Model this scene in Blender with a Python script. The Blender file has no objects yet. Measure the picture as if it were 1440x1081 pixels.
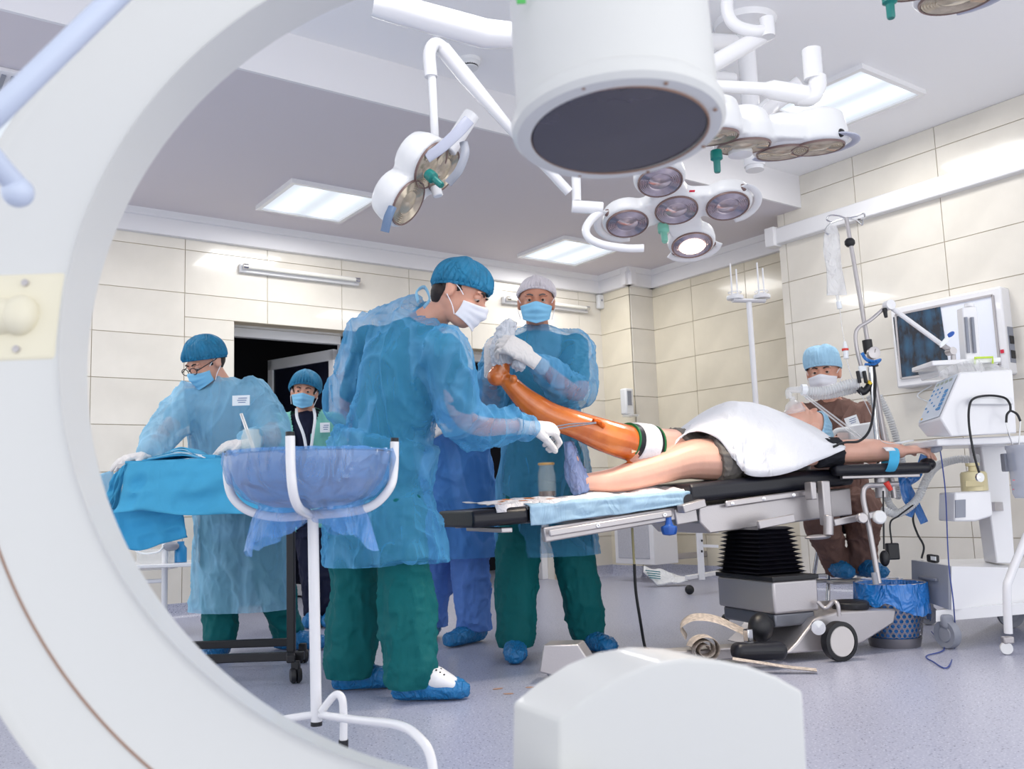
import bpy, bmesh, math, random
import numpy as np
from mathutils import Vector, Matrix
random.seed(4)
S = bpy.context.scene
COL = S.collection
R = math.radians
# ---------------------------------------------------------------- camera, world, light, exposure
FOC = 1305.0
H = 0.70
CAMR = np.array([[0.811546, -0.045925, -0.582481], [-0.583249, -0.123114, -0.802909], [-0.034838, 0.991329, -0.126699]])
cd = bpy.data.cameras.new('camera'); cam = bpy.data.objects.new('camera', cd); COL.objects.link(cam)
M = Matrix(CAMR.tolist()).to_4x4(); M.translation = (0, 0, H)
cam.matrix_world = M
cd.sensor_width = 36; cd.lens = FOC / 1440 * 36; cd.clip_start = .02; cd.clip_end = 60
cd.dof.use_dof = True; cd.dof.focus_distance = 4.3; cd.dof.aperture_fstop = 5.6
S.camera = cam
S.view_settings.view_transform = 'Standard'; S.view_settings.look = 'None'
S.view_settings.gamma = 1; S.view_settings.use_curve_mapping = False
S.view_settings.exposure = 0.18
W = bpy.data.worlds.new('world'); S.world = W; W.use_nodes = True
W.node_tree.nodes['Background'].inputs[0].default_value = (.95, .97, 1, 1)
W.node_tree.nodes['Background'].inputs[1].default_value = 1.3
def area(name, loc, size, power, col=(1, 1, 1), rot=(0, 0, 0)):
    l = bpy.data.lights.new(name, 'AREA'); l.shape = 'RECTANGLE'; l.size, l.size_y = size; l.energy = power; l.color = col
    o = bpy.data.objects.new(name, l); o.location = loc; o.rotation_euler = rot; COL.objects.link(o); return o
ZLO, ZHI, YB, YBEAM = 2.83, 3.08, 6.63, 4.18
XC, Y2, XR, XF = 5.90, 6.215, 6.196, 5.793
LP = [(2.60, 5.80, ZLO), (4.98, 5.95, ZLO), (0.62, 5.45, ZLO), (4.87, 3.14, ZHI), (1.6, 2.0, ZHI)]
for i, (x, y, z) in enumerate(LP):
    area('panel_light', (x, y, z - .05), (.56, .56), 16 if i < 3 else 16, (1, .98, .95))
area('daylight_fill', (2.2, -2.4, 1.5), (5.5, 2.2), 36, (1, .98, .96), (R(116), 0, R(-8)))  # added fill lamp behind the camera, tilted up to brighten ceiling and C-arm
# ---------------------------------------------------------------- measuring: a picture ray met with a real plane
CO = np.array([0, 0, H])
NV = np.array([0.5872135, 0.80943209, 0.]); RG = np.array([0.80943209, -0.5872135, 0.]); UP = np.array([0., 0, 1])
def ray(u, v): return CAMR @ np.array([(u - 720) / FOC, -(v - 540.5) / FOC, -1.])
def hp(u, v, L): r = ray(u, v); return CO + r * L / (r @ NV)
def oz(u, v, z=0): r = ray(u, v); return CO + r * (z - H) / r[2]
def ox(u, v, x): r = ray(u, v); return CO + r * x / r[0]
def oy(u, v, y): r = ray(u, v); return CO + r * y / r[1]
def A(*a): return np.array(a, float)
def nrm(v): v = np.asarray(v, float); return v / max(1e-9, np.linalg.norm(v))
def dirv(r, n, z): return nrm(RG * r + NV * n + UP * z)
# ---------------------------------------------------------------- materials
MATS = {}
def sl(c):
    return tuple((x / 255 / 12.92 if x / 255 <= .04045 else ((x / 255 + .055) / 1.055) ** 2.4) for x in c)
def mat(name, col, rough=.5, metal=0, alpha=1, bump=0, bs=60, var=0, vs=8, emit=0, spec=.5, trans=0, coat=0, sheen=0, sss=0, wr=None, col2=None):
    if name in MATS: return MATS[name]
    m = bpy.data.materials.new(name); MATS[name] = m; m.use_nodes = True
    nt = m.node_tree; b = nt.nodes['Principled BSDF']; c = sl(col)
    b.inputs['Base Color'].default_value = (*c, 1); b.inputs['Roughness'].default_value = rough; b.inputs['Metallic'].default_value = metal
    b.inputs['Alpha'].default_value = alpha; b.inputs['Specular IOR Level'].default_value = spec
    b.inputs['Transmission Weight'].default_value = trans; b.inputs['Coat Weight'].default_value = coat; b.inputs['Sheen Weight'].default_value = sheen
    if sss: b.inputs['Subsurface Weight'].default_value = sss; b.inputs['Subsurface Radius'].default_value = (.012, .005, .003); b.inputs['Subsurface Scale'].default_value = 1
    if emit: b.inputs['Emission Color'].default_value = (*c, 1); b.inputs['Emission Strength'].default_value = emit
    tc = nt.nodes.new('ShaderNodeTexCoord')
    if var or col2:
        n = nt.nodes.new('ShaderNodeTexNoise'); n.inputs['Scale'].default_value = vs; n.inputs['Detail'].default_value = 6
        nt.links.new(tc.outputs['Object'], n.inputs['Vector'])
        r = nt.nodes.new('ShaderNodeValToRGB'); r.color_ramp.elements[0].position = .35; r.color_ramp.elements[1].position = .65
        d = sl(col2) if col2 else tuple(min(1, x * (1 - var)) for x in c)
        r.color_ramp.elements[0].color = (*d, 1); r.color_ramp.elements[1].color = (*(c if col2 else tuple(min(1, x * (1 + var)) for x in c)), 1)
        nt.links.new(n.outputs['Fac'], r.inputs[0]); nt.links.new(r.outputs[0], b.inputs['Base Color'])
    if bump or wr:
        n = nt.nodes.new('ShaderNodeTexNoise'); n.inputs['Scale'].default_value = bs; n.inputs['Detail'].default_value = 5
        nt.links.new(tc.outputs['Object'], n.inputs['Vector'])
        bp = nt.nodes.new('ShaderNodeBump'); bp.inputs['Strength'].default_value = bump; bp.inputs['Distance'].default_value = .01
        nt.links.new(n.outputs['Fac'], bp.inputs['Height']); last = bp
        if wr:                                   # wr: crease strength, scale -> folded-cloth relief
            mp = nt.nodes.new('ShaderNodeMapping'); mp.inputs['Scale'].default_value = (1, 1, .45); mp.inputs['Rotation'].default_value = (.2, .35, 0)
            nz = nt.nodes.new('ShaderNodeTexNoise'); nz.inputs['Scale'].default_value = wr[1]; nz.inputs['Detail'].default_value = 2.5; nz.inputs['Distortion'].default_value = 1.2
            nt.links.new(tc.outputs['Object'], mp.inputs['Vector']); nt.links.new(mp.outputs[0], nz.inputs['Vector'])
            m1 = nt.nodes.new('ShaderNodeMath'); m1.operation = 'SUBTRACT'; m1.inputs[1].default_value = .5
            m2 = nt.nodes.new('ShaderNodeMath'); m2.operation = 'ABSOLUTE'
            nt.links.new(nz.outputs['Fac'], m1.inputs[0]); nt.links.new(m1.outputs[0], m2.inputs[0])
            b2 = nt.nodes.new('ShaderNodeBump'); b2.inputs['Strength'].default_value = wr[0]; b2.inputs['Distance'].default_value = .03; b2.invert = True
            nt.links.new(m2.outputs[0], b2.inputs['Height']); nt.links.new(bp.outputs[0], b2.inputs['Normal']); last = b2
        nt.links.new(last.outputs[0], b.inputs['Normal'])
    return m
def cloth(name, col, alpha=1, wr=(.5, 9), **k):
    if name.startswith('gown'): return gowncloth(name, col, alpha, wr)
    return mat(name, col, rough=.75, alpha=alpha, wr=wr, bump=.08, bs=220, var=.07, vs=5, spec=.25, **k)
def gowncloth(name, col, alpha, wr):
    """thin non-woven cloth: see-through where single, denser and paler along creases and at grazing angles"""
    m = mat(name, col, rough=.7, bump=.1, bs=240, wr=wr, spec=.3)
    nt = m.node_tree; b = nt.nodes['Principled BSDF']; tc = nt.nodes.new('ShaderNodeTexCoord')
    mp = nt.nodes.new('ShaderNodeMapping'); mp.inputs['Scale'].default_value = (1, 1, .5); mp.inputs['Rotation'].default_value = (.5, .2, .3)
    n = nt.nodes.new('ShaderNodeTexNoise'); n.inputs['Scale'].default_value = wr[1] * .45; n.inputs['Detail'].default_value = 1.5; n.inputs['Distortion'].default_value = .7
    nt.links.new(tc.outputs['Object'], mp.inputs[0]); nt.links.new(mp.outputs[0], n.inputs['Vector'])
    r = nt.nodes.new('ShaderNodeValToRGB'); e = r.color_ramp.elements; e[0].position = .41; e[0].color = (0, 0, 0, 1); e[1].position = .505; e[1].color = (1, 1, 1, 1)
    x = r.color_ramp.elements.new(.53); x.color = (0, 0, 0, 1)
    nt.links.new(n.outputs['Fac'], r.inputs[0])
    lw = nt.nodes.new('ShaderNodeLayerWeight'); lw.inputs[0].default_value = .45
    a1 = nt.nodes.new('ShaderNodeMath'); a1.operation = 'MULTIPLY_ADD'; a1.inputs[1].default_value = .16; a1.inputs[2].default_value = alpha
    a2 = nt.nodes.new('ShaderNodeMath'); a2.operation = 'MULTIPLY_ADD'; a2.inputs[1].default_value = .3; a2.use_clamp = True
    nt.links.new(r.outputs[0], a1.inputs[0]); nt.links.new(lw.outputs['Facing'], a2.inputs[0]); nt.links.new(a1.outputs[0], a2.inputs[2]); nt.links.new(a2.outputs[0], b.inputs['Alpha'])
    mx = nt.nodes.new('ShaderNodeMix'); mx.data_type = 'RGBA'; c = sl(col); mx.inputs['A'].default_value = (*c, 1)
    mx.inputs['B'].default_value = (*[min(1, q * .7 + .24) for q in c], 1); m3 = nt.nodes.new('ShaderNodeMath'); m3.operation = 'MULTIPLY'; m3.inputs[1].default_value = .2
    nt.links.new(r.outputs[0], m3.inputs[0]); nt.links.new(m3.outputs[0], mx.inputs['Factor']); nt.links.new(mx.outputs['Result'], b.inputs['Base Color'])
    return m
# ---------------------------------------------------------------- mesh builder
class MB:
    def __init__(s): s.v = []; s.f = []; s.m = []; s.n = 0
    def add(s, v, f, m=0):
        v = np.asarray(v, float).reshape(-1, 3)
        s.v.append(v); s.f += [tuple(int(i) + s.n for i in q) for q in f]; s.m += [m] * len(f); s.n += len(v); return s
    def box(s, c, d, X=(1, 0, 0), Y=(0, 1, 0), Z=(0, 0, 1), m=0):
        c = A(*c); X, Y, Z = [np.asarray(q, float) for q in (X, Y, Z)]
        v = [c + X * d[0] / 2 * i + Y * d[1] / 2 * j + Z * d[2] / 2 * k for i in (-1, 1) for j in (-1, 1) for k in (-1, 1)]
        return s.add(v, [(0, 1, 3, 2), (4, 6, 7, 5), (0, 4, 5, 1), (2, 3, 7, 6), (0, 2, 6, 4), (1, 5, 7, 3)], m)
    def tube(s, pts, r, n=12, ref=None, cap=True, m=0, closed=False):
        P = np.array([np.asarray(p, float) for p in pts]); k = len(P)
        if np.isscalar(r) or isinstance(r, tuple): r = [r] * k
        r = [(q, q) if np.isscalar(q) else q for q in r]
        T = np.zeros_like(P)
        T[1:-1] = P[2:] - P[:-2]; T[0] = P[1] - P[0]; T[-1] = P[-1] - P[-2]
        if closed: T[0] = T[-1] = P[1] - P[-1]
        T = np.array([nrm(t) for t in T])
        a = None; V = []
        for i in range(k):
            if ref is not None:
                q = np.asarray(ref, float) if np.ndim(ref) == 1 else np.asarray(ref[i], float)
                a = nrm(q - (q @ T[i]) * T[i])
            elif a is None:
                q = A(0, 0, 1) if abs(T[i][2]) < .9 else A(1, 0, 0); a = nrm(q - (q @ T[i]) * T[i])
            else: a = nrm(a - (a @ T[i]) * T[i])
            b = np.cross(T[i], a)
            for j in range(n):
                t = 2 * math.pi * j / n; V.append(P[i] + a * r[i][0] * math.cos(t) + b * r[i][1] * math.sin(t))
        F = []
        kk = k if closed else k - 1
        for i in range(kk):
            i2 = (i + 1) % k
            for j in range(n): F.append((i * n + j, i * n + (j + 1) % n, i2 * n + (j + 1) % n, i2 * n + j))
        if cap and not closed: F.append(tuple(range(n - 1, -1, -1))); F.append(tuple((k - 1) * n + j for j in range(n)))
        return s.add(V, F, m)
    def lathe(s, prof, o, ax=(0, 0, 1), n=32, m=0, X=None, cap=True):
        o = np.asarray(o, float); ax = nrm(ax); q = A(1, 0, 0) if X is None else np.asarray(X, float)
        if abs(q @ ax) > .95: q = A(0, 1, 0)
        a = nrm(q - (q @ ax) * ax); b = np.cross(ax, a); V = []; F = []
        for r, h in prof:
            for j in range(n): t = 2 * math.pi * j / n; V.append(o + ax * h + max(r, 1e-4) * (a * math.cos(t) + b * math.sin(t)))
        for i in range(len(prof) - 1):
            for j in range(n): F.append((i * n + j, i * n + (j + 1) % n, (i + 1) * n + (j + 1) % n, (i + 1) * n + j))
        if cap and prof[0][0] > 1e-3: F.append(tuple(range(n - 1, -1, -1)))
        if cap and prof[-1][0] > 1e-3: F.append(tuple((len(prof) - 1) * n + j for j in range(n)))
        return s.add(V, F, m)
    def ell(s, c, r, X=(1, 0, 0), Y=(0, 1, 0), Z=(0, 0, 1), n=20, m=0):
        c = np.asarray(c, float); X, Y, Z = [np.asarray(q, float) for q in (X, Y, Z)]; V = []; F = []; k = n // 2
        for i in range(k + 1):
            p = math.pi * i / k
            for j in range(n):
                t = 2 * math.pi * j / n
                V.append(c + X * r[0] * max(math.sin(p), 1e-4) * math.cos(t) + Y * r[1] * max(math.sin(p), 1e-4) * math.sin(t) + Z * r[2] * math.cos(p))
        for i in range(k):
            for j in range(n): F.append((i * n + j, (i + 1) * n + j, (i + 1) * n + (j + 1) % n, i * n + (j + 1) % n))
        return s.add(V, F, m)
    def prism(s, pts, d, m=0):           # pts: 3-D outline, d: extrusion vector
        P = [np.asarray(p, float) for p in pts]; k = len(P); d = np.asarray(d, float)
        F = [tuple(range(k)), tuple(range(2 * k - 1, k - 1, -1))] + [(i, k + i, k + (i + 1) % k, (i + 1) % k) for i in range(k)]
        return s.add(P + [p + d for p in P], F, m)
    def grid(s, fn, nu, nv, m=0, closeu=False):
        V = [fn(i / (nu if closeu else nu - 1), j / (nv - 1)) for i in range(nu) for j in range(nv)]
        F = [(i * nv + j, ((i + 1) % nu) * nv + j, ((i + 1) % nu) * nv + j + 1, i * nv + j + 1) for i in range(nu if closeu else nu - 1) for j in range(nv - 1)]
        return s.add(V, F, m)
def curve(pts, n=8):                     # Catmull-Rom through points
    P = [np.asarray(p, float) for p in pts]; P = [2 * P[0] - P[1]] + P + [2 * P[-1] - P[-2]]; out = []
    for i in range(1, len(P) - 2):
        for k in range(n):
            t = k / n; a, b, c, d = P[i - 1:i + 3]
            out.append(.5 * ((2 * b) + (-a + c) * t + (2 * a - 5 * b + 4 * c - d) * t * t + (-a + 3 * b - 3 * c + d) * t ** 3))
    out.append(P[-2]); return out
def wloc(o):
    l = np.array(o.location); 
    while o.parent: o = o.parent; l = l + np.array(o.location)
    return l
def link(name, me, mats, parent=None, smooth=True, bevel=0, solid=0, sub=0, ang=40, seg=2):
    for mt in (mats if isinstance(mats, (list, tuple)) else [mats]): me.materials.append(mt)
    o = bpy.data.objects.new(name, me); COL.objects.link(o)
    if smooth:
        me.polygons.foreach_set('use_smooth', [True] * len(me.polygons)); me.set_sharp_from_angle(angle=R(ang))
    if parent is not None: off = wloc(parent); o.parent = parent
    else:
        bb = np.array([v.co for v in me.vertices]); off = (bb.min(0) + bb.max(0)) / 2; off[2] = bb[:, 2].min(); o.location = off
    me.transform(Matrix.Translation(Vector(-off)))
    if solid: md = o.modifiers.new('solid', 'SOLIDIFY'); md.thickness = solid; md.offset = 0
    if bevel: md = o.modifiers.new('bevel', 'BEVEL'); md.width = bevel; md.segments = seg; md.limit_method = 'ANGLE'; md.angle_limit = R(35)
    if sub: md = o.modifiers.new('sub', 'SUBSURF'); md.levels = md.render_levels = sub
    return o
def mk(name, mb, mats, parent=None, label=None, **k):
    me = bpy.data.meshes.new(name)
    me.from_pydata(np.concatenate(mb.v).tolist(), [], mb.f); me.polygons.foreach_set('material_index', mb.m)
    bm = bmesh.new(); bm.from_mesh(me); bmesh.ops.recalc_face_normals(bm, faces=bm.faces); bm.to_mesh(me); bm.free()
    o = link(name, me, mats, parent, **k)
    if label: o['label'] = label
    return o
def thing(name, label, cat, loc, group=None):
    o = bpy.data.objects.new(name, None); COL.objects.link(o); o.location = [float(q) for q in loc]; o.empty_display_size = .05
    o['label'] = label; o['category'] = cat
    if group: o['group'] = group
    return o
def tag(o, label, cat, group=None):
    o['label'] = label; o['category'] = cat
    if group: o['group'] = group
    return o
def struct(o): o['kind'] = 'structure'; return o
# ---------------------------------------------------------------- noise and voxel skin
def _h(ix, iy, iz):
    h = (ix * 374761393 + iy * 668265263 + iz * 2147483647 * 3 + 974634777) & 0xffffffff
    h = ((h ^ (h >> 13)) * 1274126177) & 0xffffffff
    return ((h ^ (h >> 16)) & 0xffff) / 32767.5 - 1
def noise(p):
    i = np.floor(p).astype(np.int64); f = p - i; w = f * f * f * (f * (f * 6 - 15) + 10); r = 0
    for a in (0, 1):
        for b in (0, 1):
            for c in (0, 1):
                g = _h(i[:, 0] + a, i[:, 1] + b, i[:, 2] + c)
                r = r + g * (w[:, 0] if a else 1 - w[:, 0]) * (w[:, 1] if b else 1 - w[:, 1]) * (w[:, 2] if c else 1 - w[:, 2])
    return r
def folds(p, sc, seed=0, warp=.5):
    q = p * np.asarray(sc, float) + seed; w = np.stack([noise(q * .7 + 9), noise(q * .7 + 31), noise(q * .7 + 57)], 1) * warp
    n1 = noise(q + w); n2 = noise(q * 2.1 + w + 5)
    f = lambda n: np.maximum(0, 1 - 2.6 * np.abs(n)) ** 1.5 * 1.7 - .55
    return f(n1) * .65 + f(n2) * .45
def skin(mb, vox, smooth=4, disp=None, cut=None, name='tmp'):
    """voxel-union of the closed shapes in mb, smoothed; disp(verts)->offset along normal; cut: list of (point, normal) whose + side is removed"""
    me = bpy.data.meshes.new(name); me.from_pydata(np.concatenate(mb.v).tolist(), [], mb.f)
    bm = bmesh.new(); bm.from_mesh(me); bmesh.ops.recalc_face_normals(bm, faces=bm.faces); bm.to_mesh(me); bm.free()
    o = bpy.data.objects.new('tmp', me); COL.objects.link(o)
    md = o.modifiers.new('r', 'REMESH'); md.mode = 'VOXEL'; md.voxel_size = vox
    if smooth: ms = o.modifiers.new('s', 'SMOOTH'); ms.factor = .5; ms.iterations = smooth
    dg = bpy.context.evaluated_depsgraph_get(); out = bpy.data.meshes.new_from_object(o.evaluated_get(dg))
    bpy.data.objects.remove(o); bpy.data.meshes.remove(me)
    n = len(out.vertices); v = np.empty(n * 3); out.vertices.foreach_get('co', v); v = v.reshape(-1, 3)
    nn = np.empty(n * 3); out.vertex_normals.foreach_get('vector', nn); nn = nn.reshape(-1, 3)
    if disp is not None:
        d = disp(v, nn); v = v + (nn * d[:, None] if d.ndim == 1 else d); out.vertices.foreach_set('co', v.ravel()); out.update()
    if cut:
        bm = bmesh.new(); bm.from_mesh(out)
        for p, q in cut:
            bmesh.ops.bisect_plane(bm, geom=bm.verts[:] + bm.edges[:] + bm.faces[:], plane_co=Vector(p), plane_no=Vector(q), clear_outer=True)
        bm.to_mesh(out); bm.free()
    return out
# ================================================================ the room
M_tile = mat('cream_tile', (226, 221, 211), rough=.16, var=.05, vs=3, coat=.3)
M_tile2 = mat('warm_cream_tile', (221, 213, 194), rough=.2, var=.05, vs=3, coat=.2)
M_grout = mat('grout', (200, 188, 166), rough=.9)
M_white = mat('white_paint', (232, 231, 234), rough=.55)
M_ceil = mat('ceiling_paint', (250, 250, 252), rough=.8)
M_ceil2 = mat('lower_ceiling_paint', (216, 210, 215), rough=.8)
M_plast = mat('white_plastic', (228, 229, 231), rough=.32)
M_enam = mat('white_enamel', (235, 235, 238), rough=.25, coat=.3)
M_black = mat('black_rubber', (16, 17, 24), rough=.45)
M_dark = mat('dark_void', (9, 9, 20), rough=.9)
M_steel = mat('brushed_steel', (186, 182, 184), rough=.36, metal=.7, bump=.05, bs=140)
M_chrome = mat('chrome', (205, 205, 208), rough=.12, metal=1)
M_grey = mat('grey_plastic', (140, 144, 156), rough=.45)
M_navy = mat('navy_vinyl', (13, 15, 27), rough=.42, bump=.06, bs=90)
M_glass = mat('clear_glass', (225, 235, 232), rough=.05, alpha=.24, spec=.9)
M_clear = mat('clear_plastic', (232, 234, 236), rough=.15, alpha=.4, spec=.8)
M_blueb = mat('blue_knob', (40, 90, 175), rough=.3)
# speckled vinyl floor
M_floor = mat('speckled_vinyl', (168, 171, 190), rough=.3, spec=.5)
def floor_nodes():
    nt = M_floor.node_tree; b = nt.nodes['Principled BSDF']; tc = nt.nodes.new('ShaderNodeTexCoord'); last = None
    base = nt.nodes.new('ShaderNodeTexNoise'); base.inputs['Scale'].default_value = 130; base.inputs['Detail'].default_value = 4
    nt.links.new(tc.outputs['Object'], base.inputs['Vector'])
    r0 = nt.nodes.new('ShaderNodeValToRGB'); r0.color_ramp.elements[0].position = .3; r0.color_ramp.elements[1].position = .7
    r0.color_ramp.elements[0].color = (*sl((150, 154, 176)), 1); r0.color_ramp.elements[1].color = (*sl((186, 188, 204)), 1)
    nt.links.new(base.outputs['Fac'], r0.inputs[0]); last = r0.outputs[0]
    for sc, th, c in ((58, .16, (74, 80, 112)), (75, .17, (212, 214, 226)), (36, .09, (88, 90, 116))):
        v = nt.nodes.new('ShaderNodeTexVoronoi'); v.inputs['Scale'].default_value = sc
        nt.links.new(tc.outputs['Object'], v.inputs['Vector'])
        g = nt.nodes.new('ShaderNodeMath'); g.operation = 'LESS_THAN'; g.inputs[1].default_value = th
        mx = nt.nodes.new('ShaderNodeMix'); mx.data_type = 'RGBA'
        nt.links.new(v.outputs['Distance'], g.inputs[0]); nt.links.new(g.outputs[0], mx.inputs['Factor'])
        nt.links.new(last, mx.inputs['A']); mx.inputs['B'].default_value = (*sl(c), 1); last = mx.outputs['Result']
    nt.links.new(last, b.inputs['Base Color'])
floor_nodes()
struct(mk('floor', MB().box((1.6, 3.4, -.05), (10.8, 10.0, .1)), M_floor))
struct(mk('ceiling', MB().box((1.4, 1.0, ZHI + .05), (8.8, 6.5, .1)), M_ceil))
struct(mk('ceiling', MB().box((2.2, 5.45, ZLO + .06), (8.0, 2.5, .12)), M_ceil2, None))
struct(mk('trim_1', MB().box((1.8, YBEAM + .01, (ZHI + ZLO) / 2 + .03), (8.0, .02, ZHI - ZLO + .06)), M_white))
ROW = [.047 + .318 * k for k in range(10)]
TH = .009
def wall(name, o, U, N, length, top, u0, du, holes=(), mt=None, name2='tile', rows=None, thick=.12):
    """grouted wall slab at o, running along U for length, facing N, with one object per ceramic tile"""
    o = A(*o); U = A(*U); N = A(*N)
    rects = [(0, length, 0, top)]
    def cut(rs, h):
        out = []
        for (a, b, c, d) in rs:
            if h[1] <= a or h[0] >= b or h[3] <= c or h[2] >= d: out.append((a, b, c, d)); continue
            if d > h[3]: out.append((a, b, h[3], d))
            d = min(d, h[3])
            if a < h[0]: out.append((a, h[0], c, d))
            if b > h[1]: out.append((h[1], b, c, d))
        return out
    for h in holes: rects = cut(rects, h)
    mb = MB()
    for a, b, c, d in rects:
        mb.box(o + U * (a + b) / 2 - N * thick / 2 + UP * (c + d) / 2, (b - a, thick, d - c), X=U, Y=N)
    w = struct(mk(name, mb, M_grout, smooth=False))
    cache = {}; base = wloc(w); rw = rows or ROW; i = 0
    us = [u0 + du * k for k in range(-2, 14)]
    for j in range(len(rw)):
        z0, z1 = rw[j], (rw[j + 1] if j + 1 < len(rw) else rw[j] + .318)
        for k in range(len(us) - 1):
            a, b, c, d = max(0, us[k]), min(length, us[k + 1]), max(.095, z0), min(top, z1)
            if b - a < .02 or d - c < .02: continue
            rs = [(a, b, c, d)]
            for h in holes: rs = cut(rs, h)
            for a1, b1, c1, d1 in rs:
                if b1 - a1 < .02 or d1 - c1 < .02: continue
                key = (round(b1 - a1, 3), round(d1 - c1, 3))
                if key not in cache:
                    t = MB().box((0, 0, 0), (key[0] - .005, TH, key[1] - .005), X=U, Y=N)
                    me = bpy.data.meshes.new(name2); me.from_pydata(np.concatenate(t.v).tolist(), [], t.f); me.materials.append(mt or M_tile); cache[key] = me
                ob = bpy.data.objects.new(name2, cache[key]); COL.objects.link(ob); ob.parent = w
                ob.location = (o + U * (a1 + b1) / 2 + N * TH / 2 + UP * (c1 + d1) / 2 - base).tolist()
    return w
D1 = (2.30, 3.32, 0, 2.10); D2 = (4.40, 5.30, 0, 2.04)
x0 = .8
wall('wall_back', (x0, YB, 0), (1, 0, 0), (0, -1, 0), XC - x0, ZLO, 1.943 - x0 - 1.23, .613, [(a - x0, b - x0, c, d) for a, b, c, d in (D1, D2)])
wall('wall_pillar_side', (XC, Y2, 0), (0, 1, 0), (-1, 0, 0), YB - Y2, ZLO, -.2, .613, mt=M_tile2)
wall('wall_pillar_front', (XC, Y2, 0), (1, 0, 0), (0, -1, 0), XR - XC, ZLO, -.02, .613)
wall('wall_right_rear', (XR, 4.41, 0), (0, 1, 0), (-1, 0, 0), Y2 - 4.41, ZLO, .68, .62, mt=M_tile2)
wall('wall_right', (XF, .6, 0), (0, 1, 0), (-1, 0, 0), 4.41 - .6, ZHI, 3.107 - .6 - 1.236, .618, rows=[.047 + .318 * k + .02 for k in range(10)])
struct(mk('wall_right_return', MB().box(((XF + XR) / 2 + .06, 4.35, ZHI / 2), (XR - XF, .12, ZHI)), M_grout))
# door niches: reveals, white frames, dark room behind
for k, (a, b, _, t) in enumerate((D1, D2)):
    mb = MB().box((a - .02, YB + .26, t / 2), (.04, .28, t)).box((b + .02, YB + .26, t / 2), (.04, .28, t)).box(((a + b) / 2, YB + .26, t + .02), (b - a + .08, .28, .04))
    struct(mk('trim_%d' % (2 + k), mb, M_tile, smooth=False))
    f = MB(); y = YB + .24; w_ = .07
    f.box((a + w_ / 2, y, (t) / 2), (w_, .06, t)).box((b - w_ / 2, y, t / 2), (w_, .06, t)).box(((a + b) / 2, y, t - w_ / 2), (b - a, .06, w_))
    d = struct(mk('door_%d' % (1 + k), f, M_enam, bevel=.006))
    if k == 0:
        h = A(b - .09, YB + .26, 0); dx = nrm(A(-.35, 1, 0)); e = h + dx * .8
        lf = MB()
        for q, ww in ((h + dx * .03, .06), (e - dx * .03, .06)): lf.box(q + UP * 1.0, (.06, .045, 1.98), X=dx, Y=np.cross(UP, dx))
        for z in (.06, 1.0, 1.95): lf.box((h + e) / 2 + UP * z, (.8, .045, .09), X=dx, Y=np.cross(UP, dx))
        mk('door_leaf', lf, M_enam, d, bevel=.004)
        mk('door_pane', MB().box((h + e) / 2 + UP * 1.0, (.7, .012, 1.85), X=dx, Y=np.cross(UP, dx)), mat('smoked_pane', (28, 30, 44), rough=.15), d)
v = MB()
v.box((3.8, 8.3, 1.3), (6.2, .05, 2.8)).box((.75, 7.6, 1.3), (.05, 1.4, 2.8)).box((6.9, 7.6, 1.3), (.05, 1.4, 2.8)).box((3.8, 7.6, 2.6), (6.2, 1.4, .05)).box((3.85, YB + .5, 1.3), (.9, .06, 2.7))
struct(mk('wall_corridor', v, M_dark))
# skirting, cornice, trunking
SK = [((x0, YB, 0), (D1[0], YB, 0)), ((D1[1], YB, 0), (D2[0], YB, 0)), ((D2[1], YB, 0), (XC, YB, 0)), ((XC, YB, 0), (XC, Y2, 0)), ((XC, Y2, 0), (XR, Y2, 0)), ((XR, Y2, 0), (XR, 4.4, 0)), ((XF, 4.41, 0), (XF, .6, 0))]
def strip(a, b, prof):
    a, b = A(*a), A(*b); t = nrm(b - a); nn = A(t[1], -t[0], 0)
    return MB().prism([a - t * .0 + nn * x + UP * z for x, z in prof], (b - a))
for i, (a, b) in enumerate(SK):
    struct(mk('baseboard_%s' % ['back', 'back', 'back', 'pillar_side', 'pillar_front', 'right_rear', 'right'][i], strip(a, b, [(-.02, 0), (.045, 0), (.03, .012), (.018, .035), (.013, .1), (-.02, .1)]), M_floor))
CORN = [(0, -.16), (.055, -.16), (.06, -.15), (.06, -.045), (.075, -.04), (.08, -.025), (.1, -.012), (.105, 0), (0, 0)]
for i, (a, b) in enumerate([((x0 - 1, YB, ZLO), (XC, YB, ZLO)), ((XC, YB + .0, ZLO), (XC, Y2 - .1, ZLO)), ((XC - .1, Y2, ZLO), (XR, Y2, ZLO)), ((XR, Y2 - .0, ZLO), (XR, 4.35, ZLO))]):
    struct(mk('trim_%d' % (4 + i), strip(a, b, CORN), M_white))
mb = MB().box((XF - .035, 2.6, 2.655), (.07, 3.7, .125)); struct(mk('trim_8', mb, M_enam, bevel=.008))
struct(mk('trim_9', MB().box((XF - .045, 4.43, 2.655), (.1, .09, .15)), M_enam, bevel=.008))
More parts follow.
